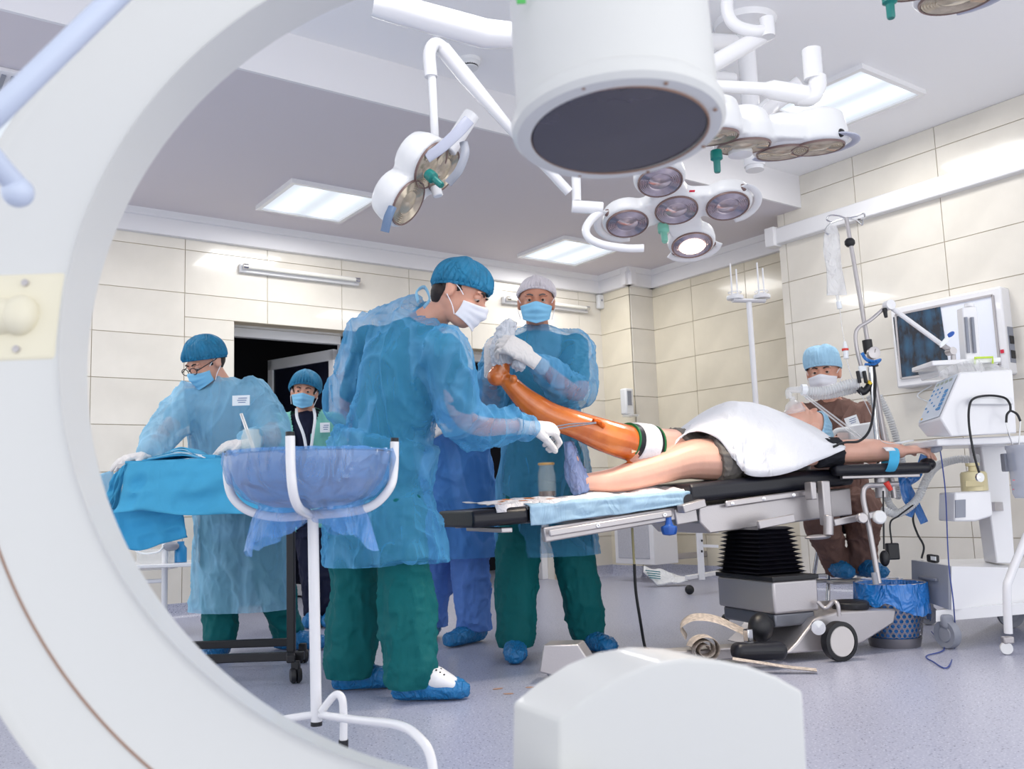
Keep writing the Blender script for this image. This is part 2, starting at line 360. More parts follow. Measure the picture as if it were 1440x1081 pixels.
# ceiling lamps
M_diff = mat('lit_diffuser', (240, 248, 255), emit=1.0)
def diffnodes():
    nt = M_diff.node_tree; b = nt.nodes['Principled BSDF']; tc = nt.nodes.new('ShaderNodeTexCoord'); w = nt.nodes.new('ShaderNodeTexWave')
    w.inputs['Scale'].default_value = 1.12; w.bands_direction = 'X'; w.inputs['Distortion'].default_value = 0
    mr = nt.nodes.new('ShaderNodeMapRange'); mr.inputs['To Min'].default_value = .68; mr.inputs['To Max'].default_value = 1.05
    nt.links.new(tc.outputs['Object'], w.inputs['Vector']); nt.links.new(w.outputs['Fac'], mr.inputs['Value']); nt.links.new(mr.outputs[0], b.inputs['Emission Strength']); b.inputs['Base Color'].default_value = (.25, .27, .3, 1); b.inputs['Specular IOR Level'].default_value = .1
diffnodes()
labs = ['square ceiling light panel nearest the C-arm ring, above the first door', 'square ceiling light panel in the far corner above the second tube lamp', 'square ceiling light panel left of the C-arm ring at the picture edge', 'square ceiling light panel on the raised ceiling behind the right surgical lamps', 'square ceiling light panel out of frame on the raised ceiling']
for i, (x, y, z) in enumerate(LP[:4]):
    t = thing('ceiling_light', labs[i], 'ceiling light', (x, y, z - .03), 'square ceiling light panels')
    f = MB(); s_ = .31
    for dx, dy, a, b in ((0, s_, .65, .03), (0, -s_, .65, .03), (s_, 0, .03, .59), (-s_, 0, .03, .59)): f.box((x + dx, y + dy, z - .015), (a, b, .03))
    mk('lamp_frame', f, M_enam, t, smooth=False)
    o = mk('diffuser', MB().box((x, y, z - .012), (.6, .6, .012)), M_diff, t, smooth=False)
# wall tube lamps
for (a, b, la) in ((2.33, 3.30, 'long bare tube lamp on the tiled wall above the first door'), (4.72, 5.70, 'long bare tube lamp on the tiled wall behind the surgeon in the white cap')):
    c = (a + b) / 2; t = thing('tube_lamp', la, 'wall lamp', (c, YB, 2.49), 'wall tube lamps')
    mk('housing', MB().box((c, YB - .03, 2.5), (b - a, .04, .065)), M_enam, t, bevel=.006)
    mk('glass_tube', MB().tube([(a + .03, YB - .075, 2.505), (b - .03, YB - .075, 2.505)], .016), mat('tube_glass', (236, 234, 226), rough=.1), t)
    for x in (a + .03, b - .03): mk('end_cap', MB().tube([(x - .018, YB - .075, 2.505), (x + .018, YB - .075, 2.505)], .021), M_chrome, t)
# smoke detector, corner sensor, dispenser, grille
p = oz(660, 84, ZHI); t = thing('smoke_detector', 'round white smoke detector on the raised ceiling', 'smoke detector', p - A(0, 0, .05))
mk('detector_body', MB().lathe([(.062, 0), (.062, -.02), (.048, -.032), (.045, -.05), (.0, -.055)], p), M_plast, t)
mk('vent_slots', MB().lathe([(.0475, -.034), (.0465, -.045)], p, n=24), M_black, t)
p = oy(845, 426, YB); t = thing('motion_sensor', 'small white sensor box in the wall corner below the cornice', 'sensor', p - A(0, 0, .06))
mk('sensor_case', MB().box(p + A(-.045, -.04, 0), (.07, .05, .14)), M_plast, t, bevel=.012)
mk('sensor_lens', MB().box(p + A(-.045, -.067, .01), (.018, .006, .02)), M_grey, t, bevel=.003)
a, b = oy(868, 543, Y2), oy(886, 588, Y2); p = (a + b) / 2 + A(0, -.046, 0)
t = thing('soap_dispenser', 'slim white dispenser with a grey window on the pillar', 'dispenser', p - A(0, 0, .12))
mk('dispenser_case', MB().box(p, (.1, .08, .24)), M_plast, t, bevel=.015)
mk('dispenser_window', MB().box(p + A(-.008, -.042, .03), (.05, .006, .13)), M_grey, t, bevel=.004)
mk('drip_tray', MB().box(p + A(0, -.035, -.13), (.09, .12, .02)), M_clear, t, bevel=.005)
p = oz(45, 128, ZLO); t = thing('ceiling_grille', 'perforated ventilation grille in the lower ceiling beyond the C-arm', 'vent', p - A(0, 0, .03))
mk('grille_frame', MB().box(p + A(0, 0, -.01), (.7, .42, .02)), M_white, t, bevel=.004)
g = MB()
for k in range(14): g.box(p + A(-.27 + k * .0415, 0, -.023), (.02, .34, .008))
mk('grille_slats', g, M_grey, t, smooth=False)
# radiator cabinet held off the rear right wall by brackets
xa, xb, ya, yb_, zb = 5.5, 5.78, 5.66, 6.14, .15
t = thing('radiator_cabinet', 'white box cabinet with a perforated front on wall brackets by the pillar', 'radiator', (xb, 5.9, zb))
yc = (ya + yb_) / 2; yl = yb_ - ya
mk('cabinet_case', MB().box(((xa + xb) / 2, yc, zb + .3), (xb - xa, yl, .6)), M_white, t, bevel=.006)
mk('perforated_panel', MB().box((xa - .004, yc, zb + .3), (.012, yl - .1, .5)), mat('perforated_grey', (190, 190, 198), rough=.5, var=.12, vs=260), t, bevel=.004)
for z in (.05, .5): mk('wall_bracket', MB().box(((xb + XR) / 2 - .004, ya + .07, zb + z), (XR - xb, .04, .05)), M_steel, t, bevel=.006)
# ================================================================ C-arm X-ray unit in the foreground
M_carm = mat('ivory_shell', (210, 211, 210), rough=.38, coat=.15)
M_cream = mat('aged_cream_plastic', (226, 220, 198), rough=.4)
M_seam = mat('brown_seam', (150, 118, 100), rough=.6)
M_disc = mat('image_window', (54, 53, 70), rough=.2, col2=(38, 39, 55), vs=4, spec=.6)  # lighter clouds in the base colour paint soft reflections on the dark window
cC = RG * .0074 + NV * 1.2063 + A(0, 0, .9383); nC = dirv(0, .984, -.177); xC = RG; yC = np.cross(xC, nC)
t = thing('c_arm', 'large white curved C-arm X-ray ring framing the foreground', 'X-ray machine', cC - A(0, 0, .7))
def onarc(th, r, off): return cC + nC * off + r * (math.cos(th) * xC + math.sin(th) * yC)
mb = MB(); n = 96; V = []
prof = [(.56, -.006), (.563, -.002), (.572, -.0), (.708, -.0), (.716, -.004), (.72, -.012), (.72, .1), (.705, .115), (.575, .08), (.56, .072)]
ths = [R(76 + (277 - 76) * i / (n - 1)) for i in range(n)]
for th in ths:
    g = .5 - .5 * math.sin(th)
    for r, o_ in prof: V.append(onarc(th, r + ((g - .5) * .06 if r > .7 else 0), o_ - .079))
k = len(prof); F = [(i * k + j, i * k + (j + 1) % k, (i + 1) * k + (j + 1) % k, (i + 1) * k + j) for i in range(n - 1) for j in range(k)] + [tuple(range(k)), tuple((n - 1) * k + j for j in range(k))]
mk('arc', mb.add(V, F), M_carm, t, ang=50)
mk('seam_line', MB().tube([onarc(R(a), .668, -.0795) for a in np.linspace(196, 262, 50)], (.0015), n=6), M_seam, t)
# cream handle plate on the arc
mb = MB(); pc = hp(38, 450, 1.14) - nC * .008; Xp = RG
mk('handle_plate', MB().box(pc + RG * -.012, (.125, .012, .118), X=RG, Y=nC, Z=yC), M_cream, t, bevel=.006, seg=3)
mk('handle_boss', MB().ell(pc - nC * .006 - RG * .035, (.058, .02, .024), X=RG, Y=nC, Z=yC).ell(pc - nC * .008 + RG * .0 , (.022, .02, .026), X=RG, Y=nC, Z=yC), M_cream, t)
for s_ in (-1, 1):
    mk('screw', MB().lathe([(.0045, 0), (.0045, .003), (0, .0035)], pc - nC * .006 + yC * .044 * s_, -nC, n=10), M_steel, t)
mk('release_lever', MB().tube(curve([hp(205, -45, .95), hp(95, 62, .93), hp(5, 150, .92), hp(-30, 190, .93), hp(-8, 225, .95), hp(24, 262, .98)]), .0125).ell(hp(25, 270, .98), (.017, .017, .017)), mat('pale_blue_enamel', (196, 206, 226), rough=.3), t)
# image intensifier
pd = hp(870, 187, 1.2); ax = dirv(-.02, .1, 1)
mk('detector_housing', MB().lathe([(.119, .004), (.119, -.002), (.137, -.001), (.1435, .006), (.1445, .016), (.1425, .024), (.137, .03), (.136, .05), (.136, .42), (.1, .44)], pd, ax, n=72), M_carm, t, ang=30)
mk('detector_window', MB().lathe([(.1185, .0), (.1165, -.004), (0, -.006)], pd + ax * .003, ax, n=64), M_disc, t)
mk('window_rim', MB().tube([pd + .1195 * (RG * math.cos(a) + np.cross(ax, RG) * math.sin(a)) - ax * .0015 for a in np.linspace(0, 2 * math.pi, 65)[:-1]], .0015, n=6, closed=True), M_seam, t)
for k in range(8):
    a = R(20 + k * 45); q = pd + .131 * (RG * math.cos(a) + nrm(np.cross(ax, RG)) * math.sin(a)) - ax * .001
    mk('screw', MB().lathe([(.0028, 0), (.0028, -.0015), (0, -.002)], q, ax, n=8), M_seam, t)
mk('green_mark', MB().box(hp(733, 1, 1.13), (.012, .002, .008), X=RG, Y=NV), mat('green_label', (80, 180, 90)), t)
# X-ray source block
e = -(NV * .20 + RG * .06) * -1
fr = [hp(785, 1150, 1.08), hp(786, 1012, 1.08), hp(822, 982, 1.08), hp(868, 953, 1.08), hp(915, 934, 1.08), hp(962, 926, 1.08), hp(1010, 928, 1.08), hp(1055, 937, 1.08), hp(1095, 952, 1.08), hp(1130, 972, 1.08), hp(1140, 1150, 1.08)]
mk('source_housing', MB().prism(fr, NV * .1 - RG * .052), M_carm, t, bevel=.004, ang=25, seg=3)

# ================================================================ surgical lamps
def rp(u, v, p0, N): r = ray(u, v); return CO + r * ((np.asarray(p0) - CO) @ N) / (r @ N)
M_lens = mat('lens_glass', (176, 166, 176), rough=.12, metal=.55, var=.12, vs=20)
M_lensb = mat('lens_amber', (190, 178, 160), rough=.15, metal=.4, var=.15, vs=25)
M_lrim = mat('lens_rim', (120, 96, 92), rough=.4)
M_lit = mat('lit_lamp', (255, 232, 200), emit=9)
M_teal = mat('teal_handle', (14, 118, 112), rough=.35)
M_mint = mat('mint_handle', (120, 184, 165), rough=.35)
M_bar = mat('grey_bar', (176, 180, 198), rough=.35)
def lamp_head(t, P0, N, hub, lobes, r, lens=M_lens, lit=None, depth=.1, bars=(), vox=.008):
    X = nrm(RG - (RG @ N) * N); Y = np.cross(N, X); mb = MB()
    pts = [hub] + list(lobes); Q = [rp(u, v, P0, N) for u, v in pts]
    for i, q in enumerate(Q):
        mb.lathe([(r * 1.12, -.004), (r * 1.18, .012), (r * 1.15, .05), (r * (1.0 if i else .9), depth * .85), (r * .6, depth), (0, depth)], q, -N, n=36)
        if i:
            d = q - Q[0]; Ld = np.linalg.norm(d); dd = d / Ld; w = np.cross(N, dd)
            mb.prism([Q[0] + w * r * .9 + N * -.002, q + w * r * .75 + N * -.002, q - w * r * .75 + N * -.002, Q[0] - w * r * .9 + N * -.002], -N * .055)
    o = link('lamp_housing', skin(mb, vox, 3), M_plast, t, ang=60)
    for i, q in enumerate(Q):
        if pts[i] is None: continue
        pr = [(r, -.006), (r * 1.02, .0), (r * 1.0, .006), (r * .95, .004)]
        ring = mk('lens_rim', MB().lathe(pr, q + N * .006, N, n=40, cap=False), M_lrim, t)
        rr = [(r * .96, .001)] + [(r * (.96 - .04 * k), .001 + (.0035 if k % 2 else 0)) for k in range(1, 11)] + [(r * .54, .004), (r * .5, .0), (r * .3, .006), (0, .008)]
        mk('lamp_lens', MB().lathe(rr, q + N * .006, N, n=40, cap=False), lens, t)
        if lit == i:
            mk('lit_bulb', MB().lathe([(r * .62, .008), (r * .4, .016), (0, .02)], q + N * .006, N, n=30), M_lit, t)
    for i, a0, a1, mt in bars:
        q = Q[i]; pts_ = [q + (r * 1.42) * (X * math.cos(R(a)) + Y * math.sin(R(a))) - N * .005 for a in np.linspace(a0, a1, 12)]
        pts_ = [q + (pts_[0] - q) * .78 - N * .012] + pts_ + [q + (pts_[-1] - q) * .78 - N * .012]
        mk('grab_bar', MB().tube(pts_, (.006, .016), n=10, ref=N), mt, t)
        for e_ in (pts_[0], pts_[-1]): mk('bar_clamp', MB().ell(e_, (.016, .016, .016)), M_lrim if lens is M_lens else M_black, t)
    return Q, X, Y
def sterile(t, p, d, mt, s=1):
    mk('sterile_handle', MB().lathe([(.022 * s, 0), (.024 * s, .01), (.024 * s, .035 * s), (.014 * s, .042 * s), (.0135 * s, .085 * s), (.011 * s, .09 * s), (0, .09 * s)], p, d, n=16), mt, t)
# middle five-lens lamp, one lit
P0 = hp(951, 294, 3.7); N = dirv(.0, -.36, -.93)
t = thing('surgical_lamp', 'five-lens surgical lamp with one glowing lens, hanging below the detector', 'surgical lamp', P0)
Q, X, Y = lamp_head(t, P0, N, (951, 294), [(928, 254), (1023, 288), (882, 313), (973, 343)], .088, lit=4, depth=.075, bars=[(3, 150, 275, M_plast), (2, -60, 60, M_plast), (4, -130, -10, M_plast)])
sterile(t, rp(932, 316, P0, N), N, M_mint)
mk('red_tag', MB().box(rp(973, 267, P0, N) + N * .006, (.022, .01, .003), X=X, Y=Y, Z=N), mat('red_label', (215, 40, 70)), t)
def P(L, *uv): return [hp(u, v, L) for u, v in uv]
mk('yoke', MB().tube(curve(P(3.62, (845, 297), (832, 308), (824, 322), (829, 335), (848, 344), (880, 349), (905, 349))), .017), M_enam, t)
mk('yoke_joint', MB().tube(P(3.62, (804, 290), (848, 293)), .026, n=16), M_enam, t, bevel=.004)
mk('drop_stem', MB().tube([hp(806, 120, 3.66), hp(811, 283, 3.62)], .019), M_enam, t)
mk('arm_link', MB().tube([hp(806, 120, 3.66), hp(900, 100, 4.0), hp(1030, 110, 4.45)], .03), M_enam, t)
P0_lit = Q[4]
l = bpy.data.lights.new('lamp_glow', 'SPOT'); l.energy = 60; l.color = (1, .86, .68); l.spot_size = R(110); l.spot_blend = .6; l.shadow_soft_size = .08
o = bpy.data.objects.new('lamp_glow', l); COL.objects.link(o); o.location = (P0_lit + N * .05).tolist(); o.rotation_euler = Vector((-N).tolist()).to_track_quat('Z', 'Y').to_euler(); o.parent = None
# left lamp head
P0 = hp(600, 250, 3.3); N = dirv(.78, -.24, -.58)
t = thing('surgical_lamp', 'tilted surgical lamp with a teal grip at the left, above the bent surgeon', 'surgical lamp', P0)
Q, X, Y = lamp_head(t, P0, N, (622, 238), [(572, 284), (604, 232)], .09, lens=M_lensb, depth=.11, bars=[])
mk('grab_bar', MB().tube(curve([hp(600, 222, 3.18), hp(620, 208, 3.17), hp(644, 186, 3.17), hp(660, 168, 3.18)]), (.022, .006), n=10, ref=UP), M_bar, t, bevel=.002)
mk('grab_bar', MB().tube(curve([hp(552, 291, 3.2), hp(546, 305, 3.19), hp(541, 326, 3.2)]), (.016, .008), n=10, ref=RG), mat('slate_blue_bar', (95, 118, 150), rough=.35), t)
mk('edge_bar', MB().tube(curve([hp(652, 200, 3.2), hp(654, 216, 3.18), hp(645, 240, 3.17), hp(630, 258, 3.18)]), (.006, .016), n=10, ref=NV), M_grey, t)
sterile(t, hp(602, 244, 3.2), dirv(.55, -.3, -.62), M_teal, .9)
mk('head_socket', MB().tube(P(3.32, (612, 262), (616, 276)), .02), M_enam, t, bevel=.004)
mk('end_socket', MB().tube(P(3.3, (630, 212), (664, 160)), .032), M_enam, t, bevel=.005)
mk('drop_stem', MB().tube([hp(607, 100, 3.35), hp(612, 200, 3.35)], .0155), M_enam, t)
mk('elbow_joint', MB().tube(curve([hp(606, 108, 3.35), hp(604, 75, 3.35), hp(612, 62, 3.36), hp(624, 68, 3.38)]), .025), M_enam, t)
mk('spring_arm', MB().tube([hp(622, 68, 3.38), hp(655, 108, 3.42), hp(715, 178, 3.5), hp(800, 270, 3.6)], [.031, .031, .02, .02]), M_enam, t)
# upper boom passing behind the detector
t = thing('lamp_boom', 'thick white boom running from the ceiling column behind the detector', 'boom', hp(700, 52, 3.1))
mk('boom_arm', MB().tube([hp(525, 6, 3.0), hp(560, 14, 3.02), hp(683, 48, 3.1), hp(730, 50, 3.2), hp(1030, 60, 4.3)], [.042, .05, .052, .045, .04], n=16), M_enam, t)
# column under the raised ceiling
pc = oz(1047, 32, ZHI)
t = thing('ceiling_column', 'white ceiling column with round flange carrying the lamps', 'lamp column', pc - A(0, 0, 1.0))
mk('flange', MB().lathe([(.16, 0), (.15, -.03), (.06, -.045), (0, -.05)], pc, n=40), M_enam, t)
Lc = float(pc @ NV)
mk('column_tube', MB().tube([pc - UP * .04, pc - UP * .78], .045, n=20).tube([pc - UP * .5, pc - UP * .76], .052, n=20), M_enam, t)
mk('curved_boom', MB().tube(curve([hp(1030, -30, 3.6), hp(1022, 8, 3.6), hp(1032, 34, 3.6), (hp(1060, 44, 3.6)), hp(1078, 42, 3.6)]), .026, n=16).tube([hp(1078, 26, 3.6), hp(1080, 52, 3.6)], .03), M_enam, t)
mk('cross_boom', MB().tube([hp(1082, 44, 3.65), hp(1010, 86, 3.6), hp(930, 130, 3.5)], .036, n=16), M_enam, t, bevel=.004)
mk('support_boom', MB().tube([hp(1125, 118, 4.1), hp(1020, 195, 4.2)], .04, n=16), M_enam, t)
# right lamp
P0 = hp(1100, 212, 3.35); N = dirv(.02, .08, -1)
t = thing('surgical_lamp', 'surgical lamp seen from the side, right of the detector', 'surgical lamp', P0)
Q, X, Y = lamp_head(t, P0, N, (1046, 203), [(1100, 212), (1150, 205), (1000, 190)], .095, lens=M_lensb, depth=.13, bars=[(2, -70, 60, M_bar), (1, -120, -30, M_bar)])
sterile(t, hp(1007, 212, 3.2), -UP, M_teal, .9)
mk('camera_pod', MB().lathe([(.04, 0), (.046, -.02), (.044, -.05), (0, -.055)], hp(1040, 200, 3.3)), M_plast, t)
mk('spring_arm', MB().tube([hp(985, 120, 3.3), hp(1075, 125, 3.35), hp(1085, 126, 3.35), hp(1132, 134, 3.38)], [.022, .024, .036, .038], n=18), M_enam, t)
mk('elbow_joint', MB().tube(curve([hp(1120, 136, 3.38), hp(1140, 136, 3.38), hp(1149, 122, 3.38), hp(1149, 108, 3.38)]), .034, n=18).tube(P(3.38, (1141, 70), (1144, 112)), .036, n=20), M_enam, t)
mk('neck', MB().tube([hp(1085, 150, 3.7), hp(1050, 185, 3.4)], .03), M_enam, t)
# lamp cut by the top right edge
P0 = hp(1335, -8, 2.7); N = dirv(.02, .1, -1)
t = thing('surgical_lamp', 'surgical lamp cut off by the top right edge of the picture', 'surgical lamp', P0)
Q, X, Y = lamp_head(t, P0, N, (1290, -25), [(1345, -4), (1400, -30)], .11, lens=M_lensb, depth=.13, bars=[(1, -60, 60, M_bar)])
sterile(t, hp(1250, -10, 2.6), -UP, M_teal, .9)
mk('stem', MB().tube([hp(1300, -30, 2.75), hp(1290, -30, 2.75) + UP * 1.0], .03), M_enam, t)
# ================================================================ people
M_skin = mat('skin', (214, 160, 138), rough=.5, bump=.04, bs=160, var=.05, vs=14, sss=.15)
M_skin_t = mat('tanned_skin', (190, 132, 108), rough=.5, bump=.05, bs=160, var=.06, vs=14, sss=.1)
M_skin_p = mat('pale_skin', (228, 178, 158), rough=.45, bump=.05, bs=120, var=.05, vs=10, sss=.15)
M_iod = mat('iodine_skin', (222, 122, 44), rough=.22, bump=.05, bs=90, col2=(190, 88, 22), vs=9, coat=.5, spec=.7)
M_eye = mat('eye_white', (196, 186, 180), rough=.2); M_iris = mat('iris', (50, 32, 24), rough=.15)
M_hair = mat('dark_hair', (38, 28, 26), rough=.6, bump=.3, bs=200); M_hairg = mat('grey_hair', (92, 84, 82), rough=.6, bump=.3, bs=200)
M_gown = cloth('gown_blue', (86, 170, 222), alpha=.36, wr=(1, 7))
M_gownl = cloth('gown_pale_blue', (140, 200, 232), alpha=.5, wr=(1, 8))
M_gownd = cloth('gown_mid_blue', (80, 146, 218), alpha=.6, wr=(1, 7))
M_green = cloth('scrub_green', (8, 100, 112), wr=(.5, 7)); M_greenl = cloth('scrub_green_trousers', (2, 94, 98), wr=(.45, 6))
M_bluet = cloth('scrub_blue_trousers', (88, 128, 200), wr=(.5, 8)); M_navyc = cloth('navy_cloth', (20, 26, 52)); M_mintc = cloth('mint_cloth', (120, 190, 178))
M_brownc = cloth('brown_scrub', (120, 92, 84), wr=(.6, 8)); M_glove = mat('latex_glove', (228, 224, 222), rough=.5, wr=(.35, 30), bump=.05, bs=80)
M_maskb = mat('mask_blue', (132, 196, 232), rough=.8); M_maskw = mat('mask_white', (232, 234, 242), rough=.8)
M_net = mat('bouffant_blue', (30, 128, 172), rough=.6, alpha=.8, wr=(.9, 26), bump=.2, bs=200, var=.15, vs=20)
M_netw = mat('bouffant_white', (226, 220, 226), rough=.6, alpha=.75, wr=(.8, 26))
M_capb = mat('surgical_cap', (160, 204, 232), rough=.7, wr=(.8, 14))
M_cover = mat('shoe_cover', (28, 120, 182), rough=.35, alpha=.93, wr=(1.0, 22), bump=.2, bs=60)
M_clog = mat('white_clog', (232, 232, 236), rough=.4)
M_badge = mat('badge_white', (236, 240, 244), rough=.4); M_ink = mat('ink_blue', (60, 90, 150), rough=.6)

def head_parts(mb, c, f, u, s=1.0):
    r = np.cross(f, u); X, Y, Z = r, f, u
    def e(a, b, z, ra, rb, rz): mb.ell(c + s * (r * a + f * b + u * z), (ra * s, rb * s, rz * s), X, Y, Z, n=24)
    e(0, -.012, .035, .076, .096, .084); e(0, .022, -.03, .061, .072, .078); e(0, .04, -.083, .042, .045, .03)
    e(0, -.01, -.02, .066, .07, .07); e(.028, .08, .024, .03, .013, .009); e(-.028, .08, .024, .03, .013, .009)
    e(.036, .063, -.03, .024, .024, .02); e(-.036, .063, -.03, .024, .024, .02)
    mb.tube([c + s * (f * .085 + u * .008), c + s * (f * .1 - u * .012), c + s * (f * .113 - u * .034)], [.009 * s, .011 * s, .015 * s], n=12)
    e(.012, .1, -.04, .009, .012, .009); e(-.012, .1, -.04, .009, .012, .009)
    e(0, .092, -.064, .024, .012, .006); e(0, .09, -.074, .02, .012, .006)
    for q in (-1, 1): e(q * .079, -.012, -.008, .011, .02, .032); e(q * .083, -.018, .004, .008, .018, .018)
def ea(c, f, u, s, a, b, z): return c + s * (np.cross(f, u) * a + f * b + u * z)
def face(t, body, c, f, u, s, skin_m, hair, closed=0):
    r = np.cross(f, u)
    for q in (-1, 1):
        ec = ea(c, f, u, s, q * .031, .076, .004)
        e = mk('eye', MB().ell(ec, (.0125 * s, .0135 * s, .0115 * s), r, f, u, n=16), M_eye, t)
        lk = nrm(f * .95 - u * closed)
        mk('iris', MB().ell(ec + lk * .0088 * s, (.0072 * s, .0062 * s, .0072 * s), r, f, u, n=12), M_iris, t)
        mk('eyelid', MB().ell(ec + u * .004 * s - f * .0005, (.0155 * s, .0148 * s, (.0118 + .003 * closed) * s), r, f, u, n=16), skin_m, t)
        mk('eyebrow', MB().tube(curve([ea(c, f, u, s, q * .014, .094, .022), ea(c, f, u, s, q * .032, .0925, .0275), ea(c, f, u, s, q * .05, .08, .022)]), [.0035 * s] * 17, n=8), hair, t)
def mask(t, c, f, u, s, m, h=1.0, deep=1):
    r = np.cross(f, u)
    def fn(a, b):
        a = a * 2 - 1; g = math.radians(84) * a
        k = math.exp(-(a / .3) ** 2)
        ff = .036 + .074 * max(0, math.cos(g)) ** .75 + .02 * k * math.exp(-((b - .3) / .3) ** 2) - .012 * b * b + .003 * math.sin(b * 20) * (1 - abs(a))
        ss = (.074 - .012 * b) * math.sin(g); uu = (-.016 + .008 * k) * (1 - b) + (-.108 * h) * b - .01 * abs(a) * (1 - b) + .025 * b * abs(a)
        return c + s * (f * ff + r * ss + u * uu)
    o = mk('face_mask', MB().grid(fn, 29, 17), m, t, solid=.002, ang=80)
    for q in (-1, 1):
        for b_, z in ((-.008, .022), (-.085, -.03)):
            p0 = ea(c, f, u, s, q * .073, .04, b_); p1 = ea(c, f, u, s, q * .08, .02, (b_ + z) / 2); p2 = ea(c, f, u, s, q * .088, -.012, z)
            mk('ear_loop', MB().tube(curve([p0, p1, p2], 4), .0018, n=6), M_maskw, t)
    return o
def bouffant(t, c, f, u, s, m, rad=(.094, .114, .1), e0=-2, e1=-38, name='bouffant_cap', boxy=0, ruffle=.006):
    r = np.cross(f, u); hc = c + s * (u * .036 - f * .012)
    ph = random.random() * 9
    def fn(a, t_):
        g = 2 * math.pi * a; em = math.radians(e0 + (e1 - e0) * (.5 - .5 * math.cos(g)))
        el = math.pi / 2 - t_ * (math.pi / 2 - em); ce, se = math.cos(el), math.sin(el)
        if boxy: k = boxy; q = (abs(ce) ** k + abs(se) ** k) ** (-1 / k); ce, se = ce * q, se * q
        w = 1 + .05 * math.sin(3 * g + ph) * math.sin(math.pi * t_) + .03 * math.sin(5 * g - ph + 6 * t_) * math.sin(math.pi * t_)
        if t_ > .93: w *= .955
        d = ruffle * t_ ** 2 * math.sin(g * 34)
        return hc + s * ((rad[0] * w + d) * ce * math.sin(g) * r + (rad[1] * w + d) * ce * math.cos(g) * f + (rad[2] * w + d * .5) * se * u)
    o = mk(name, MB().grid(lambda t_, a: fn(a, t_), 26, 137), m, t, solid=.0015, ang=80)
    band = [fn(k / 68, .965) for k in range(68)]
    mk('cap_band', MB().tube(band, (.007, .0035), n=8, closed=True, ref=u), m, t)
    return o
def hand_parts(mb, w, d, bn, ts, curl=.5, s=1.0, inf=0, thumb=.5, spread=.1, curls=None):
    d = nrm(d); bn = nrm(bn - (bn @ d) * d); ts = nrm(ts - (ts @ d) * d - (ts @ bn) * bn)
    mb.tube([w - d * .03 * s, w + d * .01 * s, w + d * .045 * s, w + d * .085 * s, w + d * .098 * s], [(a * s + inf, b * s + inf) for a, b in ((.027, .021), (.029, .019), (.038, .018), (.04, .015), (.036, .011))], n=18, ref=ts)
    for i in range(4):
        o = (.0305 - .0205 * i) * s; ln = (.92, 1, .94, .76)[i] * s; c = curls[i] if curls else curl
        p = w + d * (.086 - .004 * abs(i - 1)) * s + ts * o; dd = nrm(d + ts * spread * (1.2 - i * .8)); pts = [p - dd * .015 * s, p]; rr = [(.0095 * s + inf)] * 2
        g = 0
        for k, L_ in enumerate((.043, .027, .021)):
            g += c * (.9, 1.1, .7)[k]; v = dd * math.cos(g) - bn * math.sin(g); p = p + v * L_ * ln; pts.append(p); rr.append((.0088 - .001 * k) * s + inf)
        mb.tube(pts, rr, n=12, ref=ts); mb.ell(p, (rr[-1],) * 3, n=10)
    p = w + d * .022 * s + ts * .026 * s; v = nrm(d * .75 + ts * .7 - bn * .15); pts = [p - v * .015, p]; rr = [.013 * s + inf, .0145 * s + inf]
    for k, L_ in enumerate((.034, .028, .024)):
        v = nrm(v * 1 + d * thumb * .5 - bn * thumb * .6); p = p + v * L_ * s; pts.append(p); rr.append((.012 - .0013 * k) * s + inf)
    mb.tube(pts, rr, n=12, ref=bn); mb.ell(p, (rr[-1],) * 3, n=10)
def glove(t, w, d, bn, ts, fore, cuff=.09, m=None, s=1.0, **k):
    mb = MB(); hand_parts(mb, w, d, bn, ts, inf=.001, s=s, **k)
    fd = nrm(fore - w); mb.tube([w + nrm(d) * .02, w, w + fd * cuff * .5, w + fd * cuff], [(.027, .021), (.03, .024), (.034, .031), (.038, .036)], n=18, ref=ts)
    return link('glove', skin(mb, .0036, 2, disp=lambda v, n: folds(v, (45, 45, 45)) * .0009), m or M_glove, t, ang=70)
def limb(mb, pts, rad, inf=0, n=18, ref=None):
    mb.tube(curve(pts, 6), [r + inf for r in np.interp(np.linspace(0, 1, (len(pts) - 1) * 6 + 1), np.linspace(0, 1, len(rad)), rad)], n=n, ref=ref)
    mb.ell(pts[0], (rad[0] + inf,) * 3, n=14); mb.ell(pts[-1], (rad[-1] + inf,) * 3, n=14)
def torso(mb, J, inf=0, low=0, n=28):
    sm = (J['s1'] + J['s2']) / 2; sv = nrm(J['s2'] - J['s1']); pv, wa, ch, nk = J['pv'], J['wa'], J['ch'], J['nk']
    hv = nrm(J['h2'] - J['h1']); k = J.get('fat', 1)
    pts = [pv - nrm(wa - pv) * (.07 + low), pv, wa, ch, sm * .75 + ch * .25, sm * .62 + nk * .38]
    rr = [(.165, .12), (.17, .125), (.148 * k, .11 * k), (.168, .122), (.165, .1), (.1, .07)]
    mb.tube(pts, [(a + inf, b + inf) for a, b in rr], n=n, ref=[hv, hv, nrm(hv + sv), sv, sv, sv])
    for q in ('s1', 's2'): mb.ell(J[q] - UP * .012, (.062 + inf,) * 3, n=16)
    mb.tube([J['s1'] - UP * .02, sm + (nk - sm) * .3, J['s2'] - UP * .02], [.05 + inf, .075 + inf, .05 + inf], n=16)
